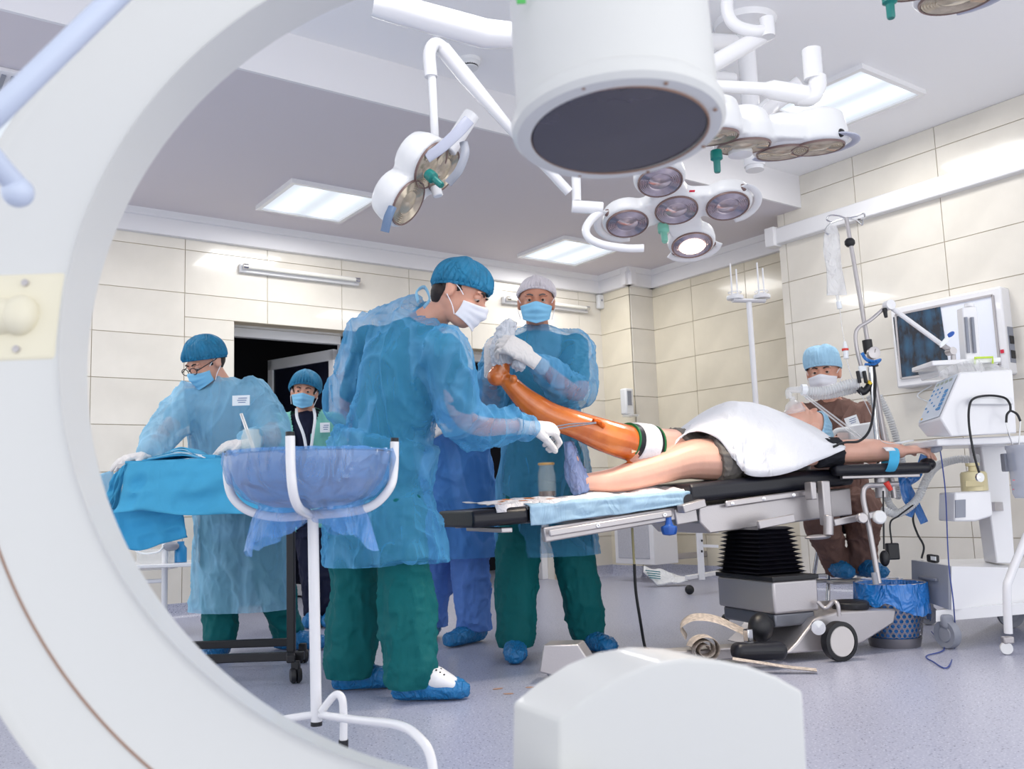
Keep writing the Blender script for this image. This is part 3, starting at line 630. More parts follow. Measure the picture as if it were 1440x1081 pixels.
def body(t, J, f, u, s, m, hands=(), feet=True, vox=.0065, extra=None, mats=None):
    mb = MB(); torso(mb, J)
    mb.tube([J['nk'] - nrm(J['hd'] - J['nk']) * .05, J['nk'] * .5 + (J['hd'] - u * .05 - f * .02) * .5, J['hd'] - u * .04 * s - f * .015 * s], [.066, .054, .054], n=18)
    head_parts(mb, J['hd'], f, u, s)
    for q in '12':
        limb(mb, [J['s' + q], J['e' + q], J['w' + q] + nrm(J['e' + q] - J['w' + q]) * .03], [.053, .05, .044, .041, .039, .033, .027])
        if feet: limb(mb, [J['h' + q], J['k' + q], J['a' + q]], [.084, .08, .068, .056, .056, .046, .036])
        if feet: mb.tube([J['a' + q] - nrm(J['t' + q] - J['a' + q]) * .03 - UP * .03, J['a' + q] * .5 + J['t' + q] * .5 - UP * .015, J['a' + q] * .2 + J['t' + q] * .8], [(.033, .036), (.038, .028), (.028, .014)], n=14, ref=np.cross(UP, J['t' + q] - J['a' + q]))
    for h in hands: hand_parts(mb, **h)
    if extra: extra(mb)
    return link('body', skin(mb, vox, 3), mats or m, t, ang=80)
def skirt(mb, J, zb, r0, r1, inf=0, off=(0, 0)):
    hv = nrm(J['h2'] - J['h1']); p = J['pv']; w = J['wa']; b = A(p[0] + off[0], p[1] + off[1], zb - .04)
    mb.tube([w, p, p * .5 + b * .5, b], [r0, (r0[0] * .6 + r1[0] * .4, r0[1] * .6 + r1[1] * .4), (r0[0] * .3 + r1[0] * .7, r0[1] * .3 + r1[1] * .7), r1], n=32, ref=hv)
def gown(t, J, zb, r0, r1, m, amp=.014, off=(0, 0), sleeves='12', sc=(7, 7, 3.2), vox=.009, sl=.045, seed=0, extra=None):
    mb = MB(); torso(mb, J, .025)
    skirt(mb, J, zb, r0, r1, off=off)
    for q in sleeves:
        w_ = J['w' + q] + nrm(J['e' + q] - J['w' + q]) * .035
        limb(mb, [J['s' + q], J['e' + q], w_], [.05, .052, .05, .045, .04, .03, .012], sl - .012)
    if extra: extra(mb)
    return link('gown', skin(mb, vox, 5, disp=lambda v, n: folds(v, sc, seed, .9) * amp + folds(v, (17, 17, 10), seed + 3, .9) * amp * .22 + amp * .4, cut=[((0, 0, zb), (0, 0, -1))]), m, t, ang=80)
def trousers(t, J, m, top=True, amp=.009, zb=.09, ank=.075, seed=0, name='trousers', kn=.085):
    mb = MB(); hv = nrm(J['h2'] - J['h1'])
    if top: mb.tube([J['pv'] - UP * .1, J['pv'], J['pv'] + UP * .12], [(.18, .14), (.185, .14), (.165, .125)], n=28, ref=hv)
    for q in '12':
        lo = J['a' + q]; limb(mb, [J['h' + q], J['k' + q], lo], [.1, .096, .09, kn, kn, ank + .003, ank])
    return link(name, skin(mb, .01, 5, disp=lambda v, n: folds(v, (9, 9, 5), seed) * amp + folds(v, (22, 22, 16), seed + 7) * amp * .5 + amp * .6, cut=[((0, 0, zb), (0, 0, -1))] if zb else None), m, t, ang=80)
def scrub_top(t, J, m, amp=.006, seed=0, name='scrub_top', sleeve=.55):
    mb = MB(); torso(mb, J, .009, low=.1)
    for q in '12': limb(mb, [J['s' + q], J['s' + q] * (1 - sleeve) + J['e' + q] * sleeve], [.053, .054, .054], .01)
    return link(name, skin(mb, .01, 4, disp=lambda v, n: folds(v, (9, 9, 6), seed) * amp), m, t, ang=80)
def shoe(t, J, q, m=None, name='shoe_cover', zt=None, inf=.014, dz=0):
    a, o = J['a' + q], J['t' + q]; d = nrm((o - a) * A(1, 1, 0)); sd = np.cross(UP, d)
    g = lambda x, z: A(a[0], a[1], 0) + d * x + UP * (z + dz)
    mb = MB().tube([g(-.07, .05), g(-.03, .055), g(.05, .05), g(.13, .042), g(.19, .036), g(.215, .034)], [(.034, .045), (.045, .055), (.05, .05), (.055, .042), (.045, .035), (.02, .02)], n=18, ref=sd)
    mb.tube([g(0, .05), g(-.005, .105)], [.055, .055], n=16)
    return link(name, skin(mb, .007, 4, disp=lambda v, n: np.where(v[:, 2:3] < .012 + dz, 0, 1)[:, 0] * (folds(v, (26, 26, 34)) * .005)), m or M_cover, t, ang=80)
def drop(p, z): return A(p[0], p[1], z)
def badge(t, p, X, Z, w=.075, h=.05, strip_m=None):
    N_ = np.cross(X, Z); b = mk('name_badge', MB().box(p, (w, .003, h), X=X, Y=N_, Z=Z), M_badge, t, bevel=.001)
    o = MB(); 
    for k in range(3): o.box(p + N_ * 0 + X * (.004 if k else .008) + Z * (h * (.22 - .2 * k)) - nrm(N_) * .0022 * SGN(N_), (w * (.5 if k == 0 else .62 - .1 * k), .001, h * .06), X=X, Y=N_, Z=Z)
    mk('badge_print', o, M_ink, b)['kind'] = 'stuff'
    return b
def SGN(N_): return 1 if (N_ @ NV) > 0 else -1
# ---------------------------------------------------------------- surgeon in front, bent over, seen from behind, face turned right
def J_(**k): return k
t3 = thing('person', 'man in blue gown and blue bouffant cap bending right with forceps, nearest of the staff', 'person', oz(545, 970), None)
L = 3.6
J = J_(hd=hp(647, 414, 3.5), nk=hp(600, 452, 3.56), ch=hp(570, 520, 3.6), wa=hp(545, 615, 3.66), pv=hp(528, 690, 3.68),
       s1=hp(520, 476, 3.72), e1=hp(492, 575, 3.88), w1=hp(560, 600, 4.02), s2=hp(627, 492, 3.42), e2=hp(655, 590, 3.52), w2=hp(742, 601, 3.74),
       h1=hp(496, 715, 3.74), h2=hp(558, 715, 3.58), k1=hp(500, 845, 3.76), k2=hp(572, 850, 3.55), a1=hp(492, 952, 3.74), a2=hp(578, 962, 3.5),
       t1=drop(hp(492, 952, 3.74) + RG * .2 + NV * .02, .04), t2=drop(hp(578, 962, 3.5) + RG * .21 - NV * .01, .04), fat=1.1)
J['a1'] = drop(J['a1'], .09); J['a2'] = drop(J['a2'], .09)
f = dirv(.86, -.22, -.44); u = nrm(dirv(.36, .0, .93) - (dirv(.36, .0, .93) @ f) * f); s = 1.06
b = body(t3, J, f, u, s, M_skin)
face(t3, b, J['hd'], f, u, s, M_skin, M_hair, closed=.6)
mk('hair', MB().ell(J['hd'] + u * .035 * s - f * .02 * s, (.08 * s, .094 * s, .086 * s), np.cross(f, u), f, u), M_hair, t3)
mk('sideburn_hair', MB().ell(J['hd'] - u * .015 * s - f * .058 * s, (.068 * s, .048 * s, .06 * s), np.cross(f, u), f, u), M_hair, t3)
mask(t3, J['hd'], f, u, s, M_maskw); bouffant(t3, J['hd'], f, u, s, M_net, e0=2, e1=-32)
scrub_top(t3, J, M_green, sleeve=.75)
def ex(mb): mb.ell(hp(540, 492, 3.74), (.12, .11, .12), n=18); mb.tube([hp(592, 440, 3.6), hp(560, 452, 3.66), hp(520, 478, 3.72)], [.06, .08, .09], n=18)
gown(t3, J, hp(530, 792, 3.66)[2], (.21, .2), (.24, .225), M_gown, amp=.02, extra=ex, sl=.052, seed=2, off=(.05 * RG - .07 * NV)[:2])
trousers(t3, J, M_greenl, zb=.05, ank=.092, kn=.1, amp=.012)
shoe(t3, J, '1'); shoe(t3, J, '2', zt=.05)
d2 = nrm((J['t2'] - J['a2']) * A(1, 1, 0)); sd = np.cross(UP, d2)
cl = link('clog', skin(MB().tube([drop(J['a2'], .07) + d2 * x + UP * z for x, z in ((-.02, .0), (.04, .018), (.1, .004), (.165, -.02))], [(.048, .048), (.056, .053), (.06, .042), (.044, .024)], n=18, ref=sd), .005, 3), M_clog, t3, ang=80)
mk('clog_strap', MB().tube(curve([drop(J['a2'], .055) + sd * -.064 + d2 * .03, drop(J['a2'], .1) + sd * -.064 + d2 * .065, drop(J['a2'], .145) + sd * -.03 + d2 * .085]), (.004, .009), n=8, ref=UP), mat('strap_blue', (30, 60, 140), rough=.4), cl)
for k in range(7):
    q = drop(J['a2'], .0) + d2 * (.085 + .014 * (k % 4)) - sd * (.036 - .024 * (k // 4)) + UP * (.128 - .0085 * (k % 4) - (0 if k > 3 else .008))
    mk('clog_hole', MB().ell(q, (.004, .004, .003), n=8), M_black, cl)
glove(t3, J['w2'], dirv(.9, .4, -.05), dirv(.2, -.5, .85), dirv(.1, -.8, -.3), J['e2'], curl=1.0, thumb=.9, s=1.3, cuff=.07)
mk('glove', MB().tube([J['w1'], J['w1'] + RG * .06], [.03, .03]), M_glove, t3)
tb = MB().tube(curve([hp(588, 424, 3.42), hp(586, 410, 3.44), hp(597, 404, 3.46), hp(604, 420, 3.43), hp(596, 432, 3.42)]), (.012, .004), n=8)
mk('gown_tie', tb, M_gownl, t3)
# forceps and swab held in the hand
t = thing('forceps', 'long steel forceps held in the gloved hand, reaching to the orange knee', 'forceps', hp(800, 600, 3.85))
mk('forceps_arm', MB().tube([hp(768, 602, 3.82), hp(800, 596, 3.9), hp(838, 594, 4.0)], .003, n=8), M_chrome, t)
mk('forceps_arm', MB().tube([hp(768, 606, 3.82), hp(800, 600, 3.9), hp(838, 595, 4.0)], .003, n=8), M_chrome, t)
mk('gauze_swab', MB().tube(curve([hp(834, 592, 4.03), hp(842, 594, 4.04), hp(849, 600, 4.05)]), [.012] * 17, n=10), mat('iodine_gauze', (214, 96, 10), rough=.9, wr=(1, 50)), t)
# ---------------------------------------------------------------- surgeon facing the camera, holding the foot
t5 = thing('person', 'older man in blue gown and white hair net facing forward, holding up the orange foot', 'person', oz(775, 900))
J = J_(hd=hp(754, 425, 4.42), nk=hp(757, 470, 4.5), ch=hp(758, 520, 4.52), wa=hp(762, 590, 4.52), pv=hp(766, 650, 4.52),
       s1=hp(706, 492, 4.46), e1=hp(690, 566, 4.38), w1=hp(690, 520, 4.1), s2=hp(808, 486, 4.5), e2=hp(812, 552, 4.24), w2=hp(746, 504, 3.93),
       h1=hp(740, 668, 4.52), h2=hp(792, 668, 4.52), k1=hp(728, 780, 4.45), k2=hp(808, 785, 4.5), a1=drop(hp(724, 895, 4.36), .09), a2=drop(hp(826, 895, 4.52), .09))
J['t1'] = drop(J['a1'] - NV * .2, .04); J['t2'] = drop(J['a2'] - NV * .18 + RG * .1, .04)
f = dirv(-.03, -.99, -.1); u = nrm(dirv(.03, -.1, 1) - (dirv(.03, -.1, 1) @ f) * f); s = 1.03
b = body(t5, J, f, u, s, M_skin_t); face(t5, b, J['hd'], f, u, s, M_skin_t, M_hairg, closed=.1)
mask(t5, J['hd'], f, u, s, M_maskb)
mk('hair', MB().ell(J['hd'] + u * .045 * s - f * .025 * s, (.077 * s, .086 * s, .08 * s), np.cross(f, u), f, u), M_hairg, t5)
bouffant(t5, J['hd'], f, u, s, M_netw, e0=14, e1=-25, rad=(.09, .104, .092))
scrub_top(t5, J, M_green, sleeve=.7); zb5 = hp(768, 782, 4.45)[2]
gown(t5, J, zb5, (.2, .15), (.25, .17), M_gown, seed=11, amp=.014)
trousers(t5, J, M_greenl, zb=.05, ank=.085, kn=.095, seed=4)
shoe(t5, J, '1'); shoe(t5, J, '2')
glove(t5, J['w2'], dirv(-.75, -.1, .55), dirv(.35, -.85, .4), dirv(.5, .1, .8), J['e2'], curl=.8, thumb=.6, s=1.28, cuff=.1)
glove(t5, J['w1'], dirv(.1, -.35, .9), dirv(-.6, -.7, .2), dirv(.6, .3, .1), J['e1'], curl=.7, thumb=.6, s=1.2)
# ---------------------------------------------------------------- assistant mostly hidden behind the front surgeon
t4 = thing('person', 'person in blue gown and lilac trousers mostly hidden behind the bending man', 'person', oz(640, 885))
J = J_(hd=hp(604, 458, 5.0), nk=hp(604, 500, 5.0), ch=hp(608, 540, 5.0), wa=hp(634, 600, 4.98), pv=hp(640, 655, 4.96),
       s1=hp(568, 520, 5.0), e1=hp(560, 590, 4.9), w1=hp(590, 600, 4.75), s2=hp(644, 530, 5.0), e2=hp(684, 590, 4.88), w2=hp(628, 602, 4.7),
       h1=hp(620, 670, 5.0), h2=hp(662, 670, 4.92), k1=hp(612, 780, 5.05), k2=hp(662, 785, 4.9), a1=drop(hp(606, 870, 5.1), .09), a2=drop(hp(666, 880, 4.88), .09))
J['t1'] = drop(J['a1'] - RG * .05 - NV * .2, .04); J['t2'] = drop(J['a2'] - RG * .12 - NV * .15, .04)
f = dirv(-.3, -.93, -.1); u = nrm(UP - (UP @ f) * f)
b = body(t4, J, f, u, 1, M_skin); face(t4, b, J['hd'], f, u, 1, M_skin, M_hair); mask(t4, J['hd'], f, u, 1, M_maskb); bouffant(t4, J['hd'], f, u, 1, M_net)
scrub_top(t4, J, M_bluet); gown(t4, J, hp(640, 784, 4.9)[2], (.2, .16), (.22, .19), M_gownd, seed=21, amp=.016)
trousers(t4, J, M_bluet, zb=.06, ank=.085, kn=.095, seed=9, amp=.012); shoe(t4, J, '1'); shoe(t4, J, '2')
glove(t4, J['w2'], dirv(-1, -.1, .1), dirv(0, -.6, .8), dirv(.1, -.5, -.5), J['e2'], curl=.3, cuff=.1)
# ---------------------------------------------------------------- nurse with glasses at the instrument table
t1 = thing('person', 'woman with glasses in pale blue gown leaning over the draped instrument table', 'person', oz(365, 915))
J = J_(hd=hp(289, 510, 4.62), nk=hp(312, 545, 4.68), ch=hp(316, 590, 4.7), wa=hp(328, 655, 4.72), pv=hp(338, 705, 4.72),
       s1=hp(268, 562, 4.66), e1=hp(236, 604, 4.5), w1=hp(204, 640, 4.3), s2=hp(358, 556, 4.68), e2=hp(384, 618, 4.5), w2=hp(345, 622, 4.28),
       h1=hp(312, 720, 4.75), h2=hp(366, 720, 4.72), k1=hp(308, 810, 4.78), k2=hp(385, 815, 4.75), a1=drop(hp(310, 900, 4.66), .09), a2=drop(hp(404, 895, 4.86), .09), fat=1.2)
J['t1'] = drop(J['a1'] - NV * .2, .04); J['t2'] = drop(J['a2'] + RG * .2 - NV * .05, .04)
f = dirv(-.5, -.72, -.5); u = nrm(dirv(-.1, -.2, 1) - (dirv(-.1, -.2, 1) @ f) * f); s = .98
b = body(t1, J, f, u, s, M_skin); face(t1, b, J['hd'], f, u, s, M_skin, M_hair, closed=.7)
mask(t1, J['hd'], f, u, s, M_maskb)
mk('hair', MB().ell(J['hd'] + u * .02 - f * .03, (.08, .088, .09), np.cross(f, u), f, u), M_hair, t1); bouffant(t1, J['hd'], f, u, s, M_net, e0=8, e1=-32, rad=(.1, .12, .11))
mg = MB()
for q in (-1, 1):
    c_ = ea(J['hd'], f, u, s, q * .033, .112, -.002)
    mk('glasses_rim', MB().tube([c_ + np.cross(f, u) * .024 * math.cos(a) + u * .017 * math.sin(a) for a in np.linspace(0, 6.283, 21)[:-1]], .0022, n=6, closed=True), M_black, t1)
    mk('glasses_temple', MB().tube([c_ + np.cross(f, u) * q * .024, ea(J['hd'], f, u, s, q * .078, .06, .006), ea(J['hd'], f, u, s, q * .086, -.01, .012)], .0025, n=6), M_black, t1)
mk('glasses_bridge', MB().tube([ea(J['hd'], f, u, s, -.01, .113, .0), ea(J['hd'], f, u, s, .01, .113, .0)], .002, n=6), M_black, t1)
scrub_top(t1, J, M_gownl, sleeve=.6)
g = gown(t1, J, hp(335, 858, 4.7)[2], (.22, .18), (.25, .17), M_gownl, seed=31, amp=.013, sl=.055)
trousers(t1, J, M_greenl, zb=.06, ank=.075, kn=.09, seed=14); shoe(t1, J, '1'); shoe(t1, J, '2')
badge(g, hp(339, 563, 4.46), RG, UP, .085, .05)
glove(t1, J['w2'], dirv(-.95, -.1, -.15), dirv(0, -.5, .85), dirv(0, -.7, -.2), J['e2'], curl=.35)
glove(t1, J['w1'], dirv(-.6, -.6, -.15), dirv(0, -.2, .95), dirv(.6, -.6, 0), J['e1'], curl=.3)
# ---------------------------------------------------------------- young woman in the doorway
t2 = thing('person', 'young woman in mint jacket with lanyard standing before the dark doorway', 'person', oz(452, 878))
J = J_(hd=hp(428, 551, 5.75), nk=hp(431, 582, 5.8), ch=hp(435, 615, 5.82), wa=hp(442, 670, 5.82), pv=hp(448, 715, 5.82),
       s1=hp(398, 597, 5.8), e1=hp(388, 660, 5.75), w1=hp(410, 700, 5.65), s2=hp(468, 596, 5.8), e2=hp(478, 660, 5.75), w2=hp(466, 700, 5.65),
       h1=hp(434, 725, 5.82), h2=hp(466, 725, 5.82), k1=hp(442, 800, 5.82), k2=hp(466, 800, 5.82), a1=drop(hp(444, 870, 5.84), .09), a2=drop(hp(470, 868, 5.84), .09))
J['t1'] = drop(J['a1'] - NV * .2, .04); J['t2'] = drop(J['a2'] - NV * .2, .04)
f = dirv(.12, -.98, -.1); u = nrm(dirv(.1, 0, 1) - (dirv(.1, 0, 1) @ f) * f); s = .95
b = body(t2, J, f, u, s, M_skin); face(t2, b, J['hd'], f, u, s, M_skin, M_hair, closed=.1); mask(t2, J['hd'], f, u, s, M_maskb)
mk('hair', MB().ell(J['hd'] + u * .03 - f * .025, (.08, .088, .09), np.cross(f, u), f, u), M_hair, t2); bouffant(t2, J['hd'], f, u, s, M_net, e0=8, e1=-45, rad=(.104, .125, .115))
scrub_top(t2, J, M_navyc); trousers(t2, J, M_navyc, zb=.06, seed=18); shoe(t2, J, '1'); shoe(t2, J, '2')
mb = MB(); torso(mb, J, .03, low=.05)
for q in '12': limb(mb, [J['s' + q], J['e' + q]], [.06, .058, .055], .012)
vf = -NV
mj = skin(mb, .01, 4, disp=lambda v, n: folds(v, (9, 9, 6), 3) * .007)
bm = bmesh.new(); bm.from_mesh(mj); cc = J['ch']
dl = [v for v in bm.verts if (np.array(v.co) - cc) @ NV < -.02 and abs((np.array(v.co) - cc) @ RG + .01) < .045 + .28 * max(0, (v.co.z - cc[2]))]
bmesh.ops.delete(bm, geom=dl, context='VERTS'); bm.to_mesh(mj); bm.free()
jk = link('mint_jacket', mj, M_mintc, t2, ang=80)
badge(jk, hp(457, 601, 5.64), RG, UP, .06, .06)
for q, xs in ((-1, (417, 418, 427, 432)), (1, (441, 443, 440, 436))):
    mk('lanyard', MB().tube(curve([hp(xs[0], 574, 5.72), hp(xs[1], 588, 5.66), hp(xs[2], 612, 5.645), hp(xs[3], 640, 5.65)]), (.009, .002), n=8, ref=RG), M_badge, t2)
# ---------------------------------------------------------------- anaesthetist seated at the head of the table
t6 = thing('person', 'seated person in brown scrubs and light blue cap behind the patient\'s head', 'person', oz(1200, 850))
J = J_(hd=hp(1158, 524, 5.3), nk=hp(1170, 566, 5.38), ch=hp(1172, 605, 5.4), wa=hp(1176, 660, 5.42), pv=hp(1180, 700, 5.44),
       s1=hp(1126, 580, 5.36), e1=hp(1120, 640, 5.2), w1=hp(1120, 600, 4.95), s2=hp(1214, 578, 5.42), e2=hp(1236, 640, 5.3), w2=hp(1205, 640, 5.1),
       h1=hp(1160, 712, 5.42), h2=hp(1203, 712, 5.42), k1=hp(1152, 714, 5.02), k2=hp(1214, 716, 5.04), a1=hp(1174, 790, 5.16), a2=hp(1211, 790, 5.12))
zf = J['a1'][2] - .05
J['t1'] = J['a1'] - NV * .2 - UP * .05; J['t2'] = J['a2'] - NV * .2 + RG * .04 - UP * .05
f = dirv(-.45, -.88, -.1); u = nrm(UP - (UP @ f) * f); s = 1.08
b = body(t6, J, f, u, s, M_skin); face(t6, b, J['hd'], f, u, s, M_skin, M_hair, closed=.1); mask(t6, J['hd'], f, u, s, M_maskw, h=1.15)
mk('hair', MB().ell(J['hd'] + u * .02 - f * .03, (.082, .088, .088), np.cross(f, u), f, u), M_hair, t6)
bouffant(t6, J['hd'] - u * .01, f, u, s, M_capb, e0=4, e1=-12, rad=(.096, .112, .12), boxy=3.2, name='surgical_cap', ruffle=.002)
tp = scrub_top(t6, J, M_brownc, sleeve=.9, amp=.012, seed=5)
mk('collar', MB().tube(curve([hp(1142, 575, 5.24), hp(1165, 612, 5.2), hp(1178, 640, 5.2)]), (.018, .005), n=8, ref=RG), M_brownc, tp)
mk('collar', MB().tube(curve([hp(1200, 572, 5.26), hp(1180, 605, 5.22), hp(1158, 640, 5.2)]), (.02, .005), n=8, ref=RG), M_brownc, tp)
badge(tp, hp(1198, 592, 5.2), nrm(RG + UP * .3), nrm(UP - RG * .3), .075, .055)
trousers(t6, J, M_brownc, zb=None, amp=.012, seed=25, ank=.07, kn=.09)
shoe(t6, J, '1', dz=zf - .03); shoe(t6, J, '2', dz=zf - .03)
glove(t6, J['w1'], dirv(.4, -.6, .1), dirv(0, 0, 1), dirv(.5, -.5, 0), J['e1'], curl=.5, m=M_skin)
# ---------------------------------------------------------------- patient on the table
def hq(u, v, L): return hp(u, v, L + .1 + .23 * (min(u, 1160) - 826) / 300 * (u > 826))
t7 = thing('person', 'patient lying on the operating table, one leg orange and raised, arm outstretched', 'person', hq(1000, 668, 4.2))
sv = dirv(-.36, .93, 0)
J = J_(hd=hq(1134, 600, 4.22), nk=hq(1118, 620, 4.22), ch=hq(1075, 626, 4.22), wa=hq(1050, 630, 4.2), pv=hq(1012, 640, 4.2),
       s1=hq(1085, 640, 4.05), e1=hq(1205, 634, 4.02), w1=hq(1265, 634, 3.96), s2=hq(1090, 610, 4.4), e2=hq(1150, 620, 4.6), w2=hq(1180, 620, 4.7),
       h1=hq(1012, 646, 4.1), k1=hq(935, 656, 4.08), a1=hq(826, 678, 4.02), h2=hq(1000, 634, 4.3), k2=hq(850, 612, 4.02), a2=hq(716, 538, 3.92))
J['t1'] = hq(800, 632, 4.02); J['t2'] = hq(713, 478, 3.92)
f = dirv(.08, .1, 1); u = dirv(1, .36, -.1); u = nrm(u - (u @ f) * f)
mb = MB()
tv = nrm(J['ch'] - J['pv'])
mb.tube([J['pv'] - tv * .08, J['pv'], J['wa'], J['ch'], J['ch'] + tv * .1, J['nk']], [(.15, .09), (.17, .115), (.16, .125), (.17, .125), (.16, .1), (.06, .06)], n=26, ref=sv)
mb.tube([J['nk'], J['hd'] - u * .04], [.06, .055], n=16); head_parts(mb, J['hd'], f, u, 1)
limb(mb, [J['s1'], J['e1'], J['w1']], [.066, .06, .056, .056, .056, .047, .034]); limb(mb, [J['s2'], J['e2'], J['w2']], [.06, .05, .042, .04, .038, .03, .026])
limb(mb, [J['h1'], hq(972, 646, 4.09), J['k1'], hq(900, 666, 4.06), hq(862, 675, 4.04), J['a1']], [.1, .095, .076, .07, .066, .052, .04])
limb(mb, [J['h2'], hq(905, 626, 4.12), hq(858, 615, 4.02), hq(813, 598, 3.98), hq(772, 583, 3.96), hq(740, 562, 3.94), J['a2']], [.1, .088, .08, .073, .062, .058, .057, .048, .038])
mb.ell(hq(846, 598, 3.99), (.04, .04, .03))
# flat foot, upright
mb.tube([hq(818, 690, 4.02), hq(812, 668, 4.01), hq(806, 645, 4.0), hq(801, 628, 4.0)], [(.03, .034), (.04, .036), (.044, .024), (.036, .014)], n=16, ref=NV)
# raised foot: heel and sole towards the left
mb.tube([hq(697, 532, 3.92), hq(704, 520, 3.92), hq(707, 498, 3.92), hq(709, 478, 3.92), hq(712, 464, 3.92)], [(.033, .036), (.036, .042), (.042, .036), (.045, .024), (.035, .014)], n=16, ref=NV)
mb.ell(hq(698, 530, 3.92), (.042, .04, .04)); mb.ell(hq(722, 532, 3.88), (.018, .018, .018))
hand_parts(mb, J['w1'], dirv(1, -.05, .06), dirv(-.05, -.25, 1), dirv(0, .9, .2), curl=.42, s=1.1, thumb=.4, curls=[.2, .42, .55, .7])
bb = link('body', skin(mb, .0052, 3), [M_skin_p, M_iod], t7, ang=80)
me = bb.data; off = np.array(t7.location); c1 = hq(886, 620, 4.08); c0 = hq(800, 595, 3.98); ld = nrm(c1 - c0)
P_ = np.empty(len(me.polygons) * 3); me.polygons.foreach_get('center', P_); P_ = P_.reshape(-1, 3) + off
seg = [hq(900, 626, 4.1), hq(858, 615, 4.02), hq(772, 583, 3.96), hq(716, 538, 3.92), hq(705, 520, 3.92), hq(710, 470, 3.92)]
dm = np.full(len(P_), 9.)
for a_, b_ in zip(seg[:-1], seg[1:]):
    ab = b_ - a_; q = np.clip(((P_ - a_) @ ab) / (ab @ ab), 0, 1); dm = np.minimum(dm, np.linalg.norm(P_ - (a_ + q[:, None] * ab), axis=1))
mi = ((dm < .105) & ((P_ - c1) @ ld < 0)).astype(int)
me.polygons.foreach_set('material_index', mi.tolist())
# shorts, tourniquet, cuff, dark sleeve, towel are worn or wrapped on the patient
mb = MB(); mb.tube([J['pv'] - tv * .06, J['pv'] + tv * .12], [(.185, .13), (.185, .135)], n=26, ref=sv)
mb.tube([J['h1'] + tv * .05, hq(1000, 648, 4.1)], [.135, .125], n=22); mb.tube([J['h2'], hq(945, 632, 4.19)], [.11, .105], n=22)
link('shorts', skin(mb, .008, 4, disp=lambda v, n: folds(v, (14, 14, 14)) * .008), cloth('grey_shorts', (112, 108, 104), wr=(.8, 10)), t7, ang=80)
ldv = nrm(hq(905, 626, 4.12) - hq(858, 615, 4.02)); cq = hq(882, 620, 4.07)
cu = mk('tourniquet_cuff', MB().tube([cq, cq + ldv * .02, cq + ldv * .15], [.082, .085, .097], n=32), M_navy, t7, bevel=.003)
for x, r_ in ((.0, .083), (.15, .098)): mk('green_edging', MB().tube([cq + ldv * (x - .004), cq + ldv * (x + .006)], r_ + .002, n=32), mat('green_edge', (24, 110, 60), rough=.7), cu)
bd = MB(); 
mb = MB().tube([cq + ldv * (.035 + .01 * i) for i in range(10)], [.0915 + .001 * i + .0018 * (i % 2) for i in range(10)], n=36)
mk('bandage', mb, mat('white_bandage', (236, 236, 240), rough=.9, bump=.4, bs=80), t7, ang=80)
mk('cuff_label', MB().box(cq + ldv * .03 - NV * .083 - UP * .035, (.04, .004, .03), X=nrm(ldv + UP * .4)), mat('tan_label', (220, 190, 160), rough=.6), cu)
def towel(a, b):
    x = 928 + a * 270; L_ = 3.98 + .55 * b; 
    return x, L_
bouffant(t7, J['hd'] - u * .0, f, u, 1, M_capb, e0=20, e1=-20, rad=(.088, .104, .1))
mk('cuff_sleeve', MB().tube([hq(1150, 636, 4.05), hq(1180, 635, 4.03)], [.075, .068], n=24), mat('black_tshirt', (24, 26, 36), rough=.85, wr=(.5, 14)), t7)
mk('wrist_strap_plaster', MB().box(hq(1272, 621, 3.95), (.06, .03, .006), X=dirv(1, 0, .15)), M_badge, t7)
# blue cover on the flat foot
mb = MB(); mb.tube([hq(820, 692, 4.02), hq(810, 668, 4.01), hq(804, 645, 4.0), hq(799, 620, 4.0)], [(.04, .045), (.05, .048), (.052, .034), (.038, .02)], n=16, ref=NV)
link('foot_cover', skin(mb, .006, 3, disp=lambda v, n: folds(v, (30, 30, 12)) * .007), mat('clear_blue_film', (140, 165, 215), rough=.25, alpha=.75, wr=(1.2, 26)), t7, ang=80)
# gauze held round the raised toes
gp_ = curve([hp(708, 514, 4.02), hp(705, 492, 4.02), hp(710, 472, 4.01), hp(715, 458, 4.0), hp(723, 463, 3.98)])
mb = MB(); mb.tube(gp_, list(np.interp(np.linspace(0, 4, len(gp_)), range(5), [.05, .05, .045, .034, .02])), n=18)
mb.tube(curve([hp(722, 492, 3.98), hp(732, 505, 3.96), hp(728, 518, 3.95)]), [.03] * 17, n=12)
tw = link('gauze_towel', skin(mb, .006, 3, disp=lambda v, n: folds(v, (24, 24, 14)) * .009), mat('white_gauze', (224, 228, 236), rough=.85, alpha=.95, wr=(.9, 24)), None, ang=80)
tag(tw, 'white gauze wrapped around the raised orange foot under the gloved hands', 'gauze')
# ================================================================ operating table
TA = dirv(.93, .36, 0); TN = dirv(-.36, .93, 0)
def bar(mb, p, q, w, h, up=UP, ext=0):
    d = nrm(q - p); s_ = nrm(np.cross(d, up)); v = np.cross(s_, d); L_ = np.linalg.norm(q - p) + ext
    return mb.box((p + q) / 2, (L_, w, h), X=d, Y=s_, Z=v)
t = thing('operating_table', 'steel operating table with black pads and bellows column under the patient', 'operating table', oz(1080, 905))
def slab(p, q, wid, th, tn=TN):       # p,q near top edge ends; pad reaching back along tn
    return [p, q, q - UP * th, p - UP * th], tn * wid
def pad(name, p, q, wid, th, ch=.018):
    mb = MB(); d = nrm(q - p)
    o_ = [(0, -ch), (ch, 0), (wid - ch, 0), (wid, -ch), (wid, -th + ch), (wid - ch, -th), (ch, -th), (0, -th + ch)]
    mb.prism([p + TN * x + UP * z for x, z in o_], q - p); return mk(name, mb, M_navy, t, bevel=.01, seg=3)
g1 = hp(665, 718, 3.74); g2 = hp(968, 692, 4.12)
pad('leg_pad', g1, g1 + (g2 - g1) * .24, .5, .07); pad('leg_pad', g1 + (g2 - g1) * .25, g2, .5, .07)
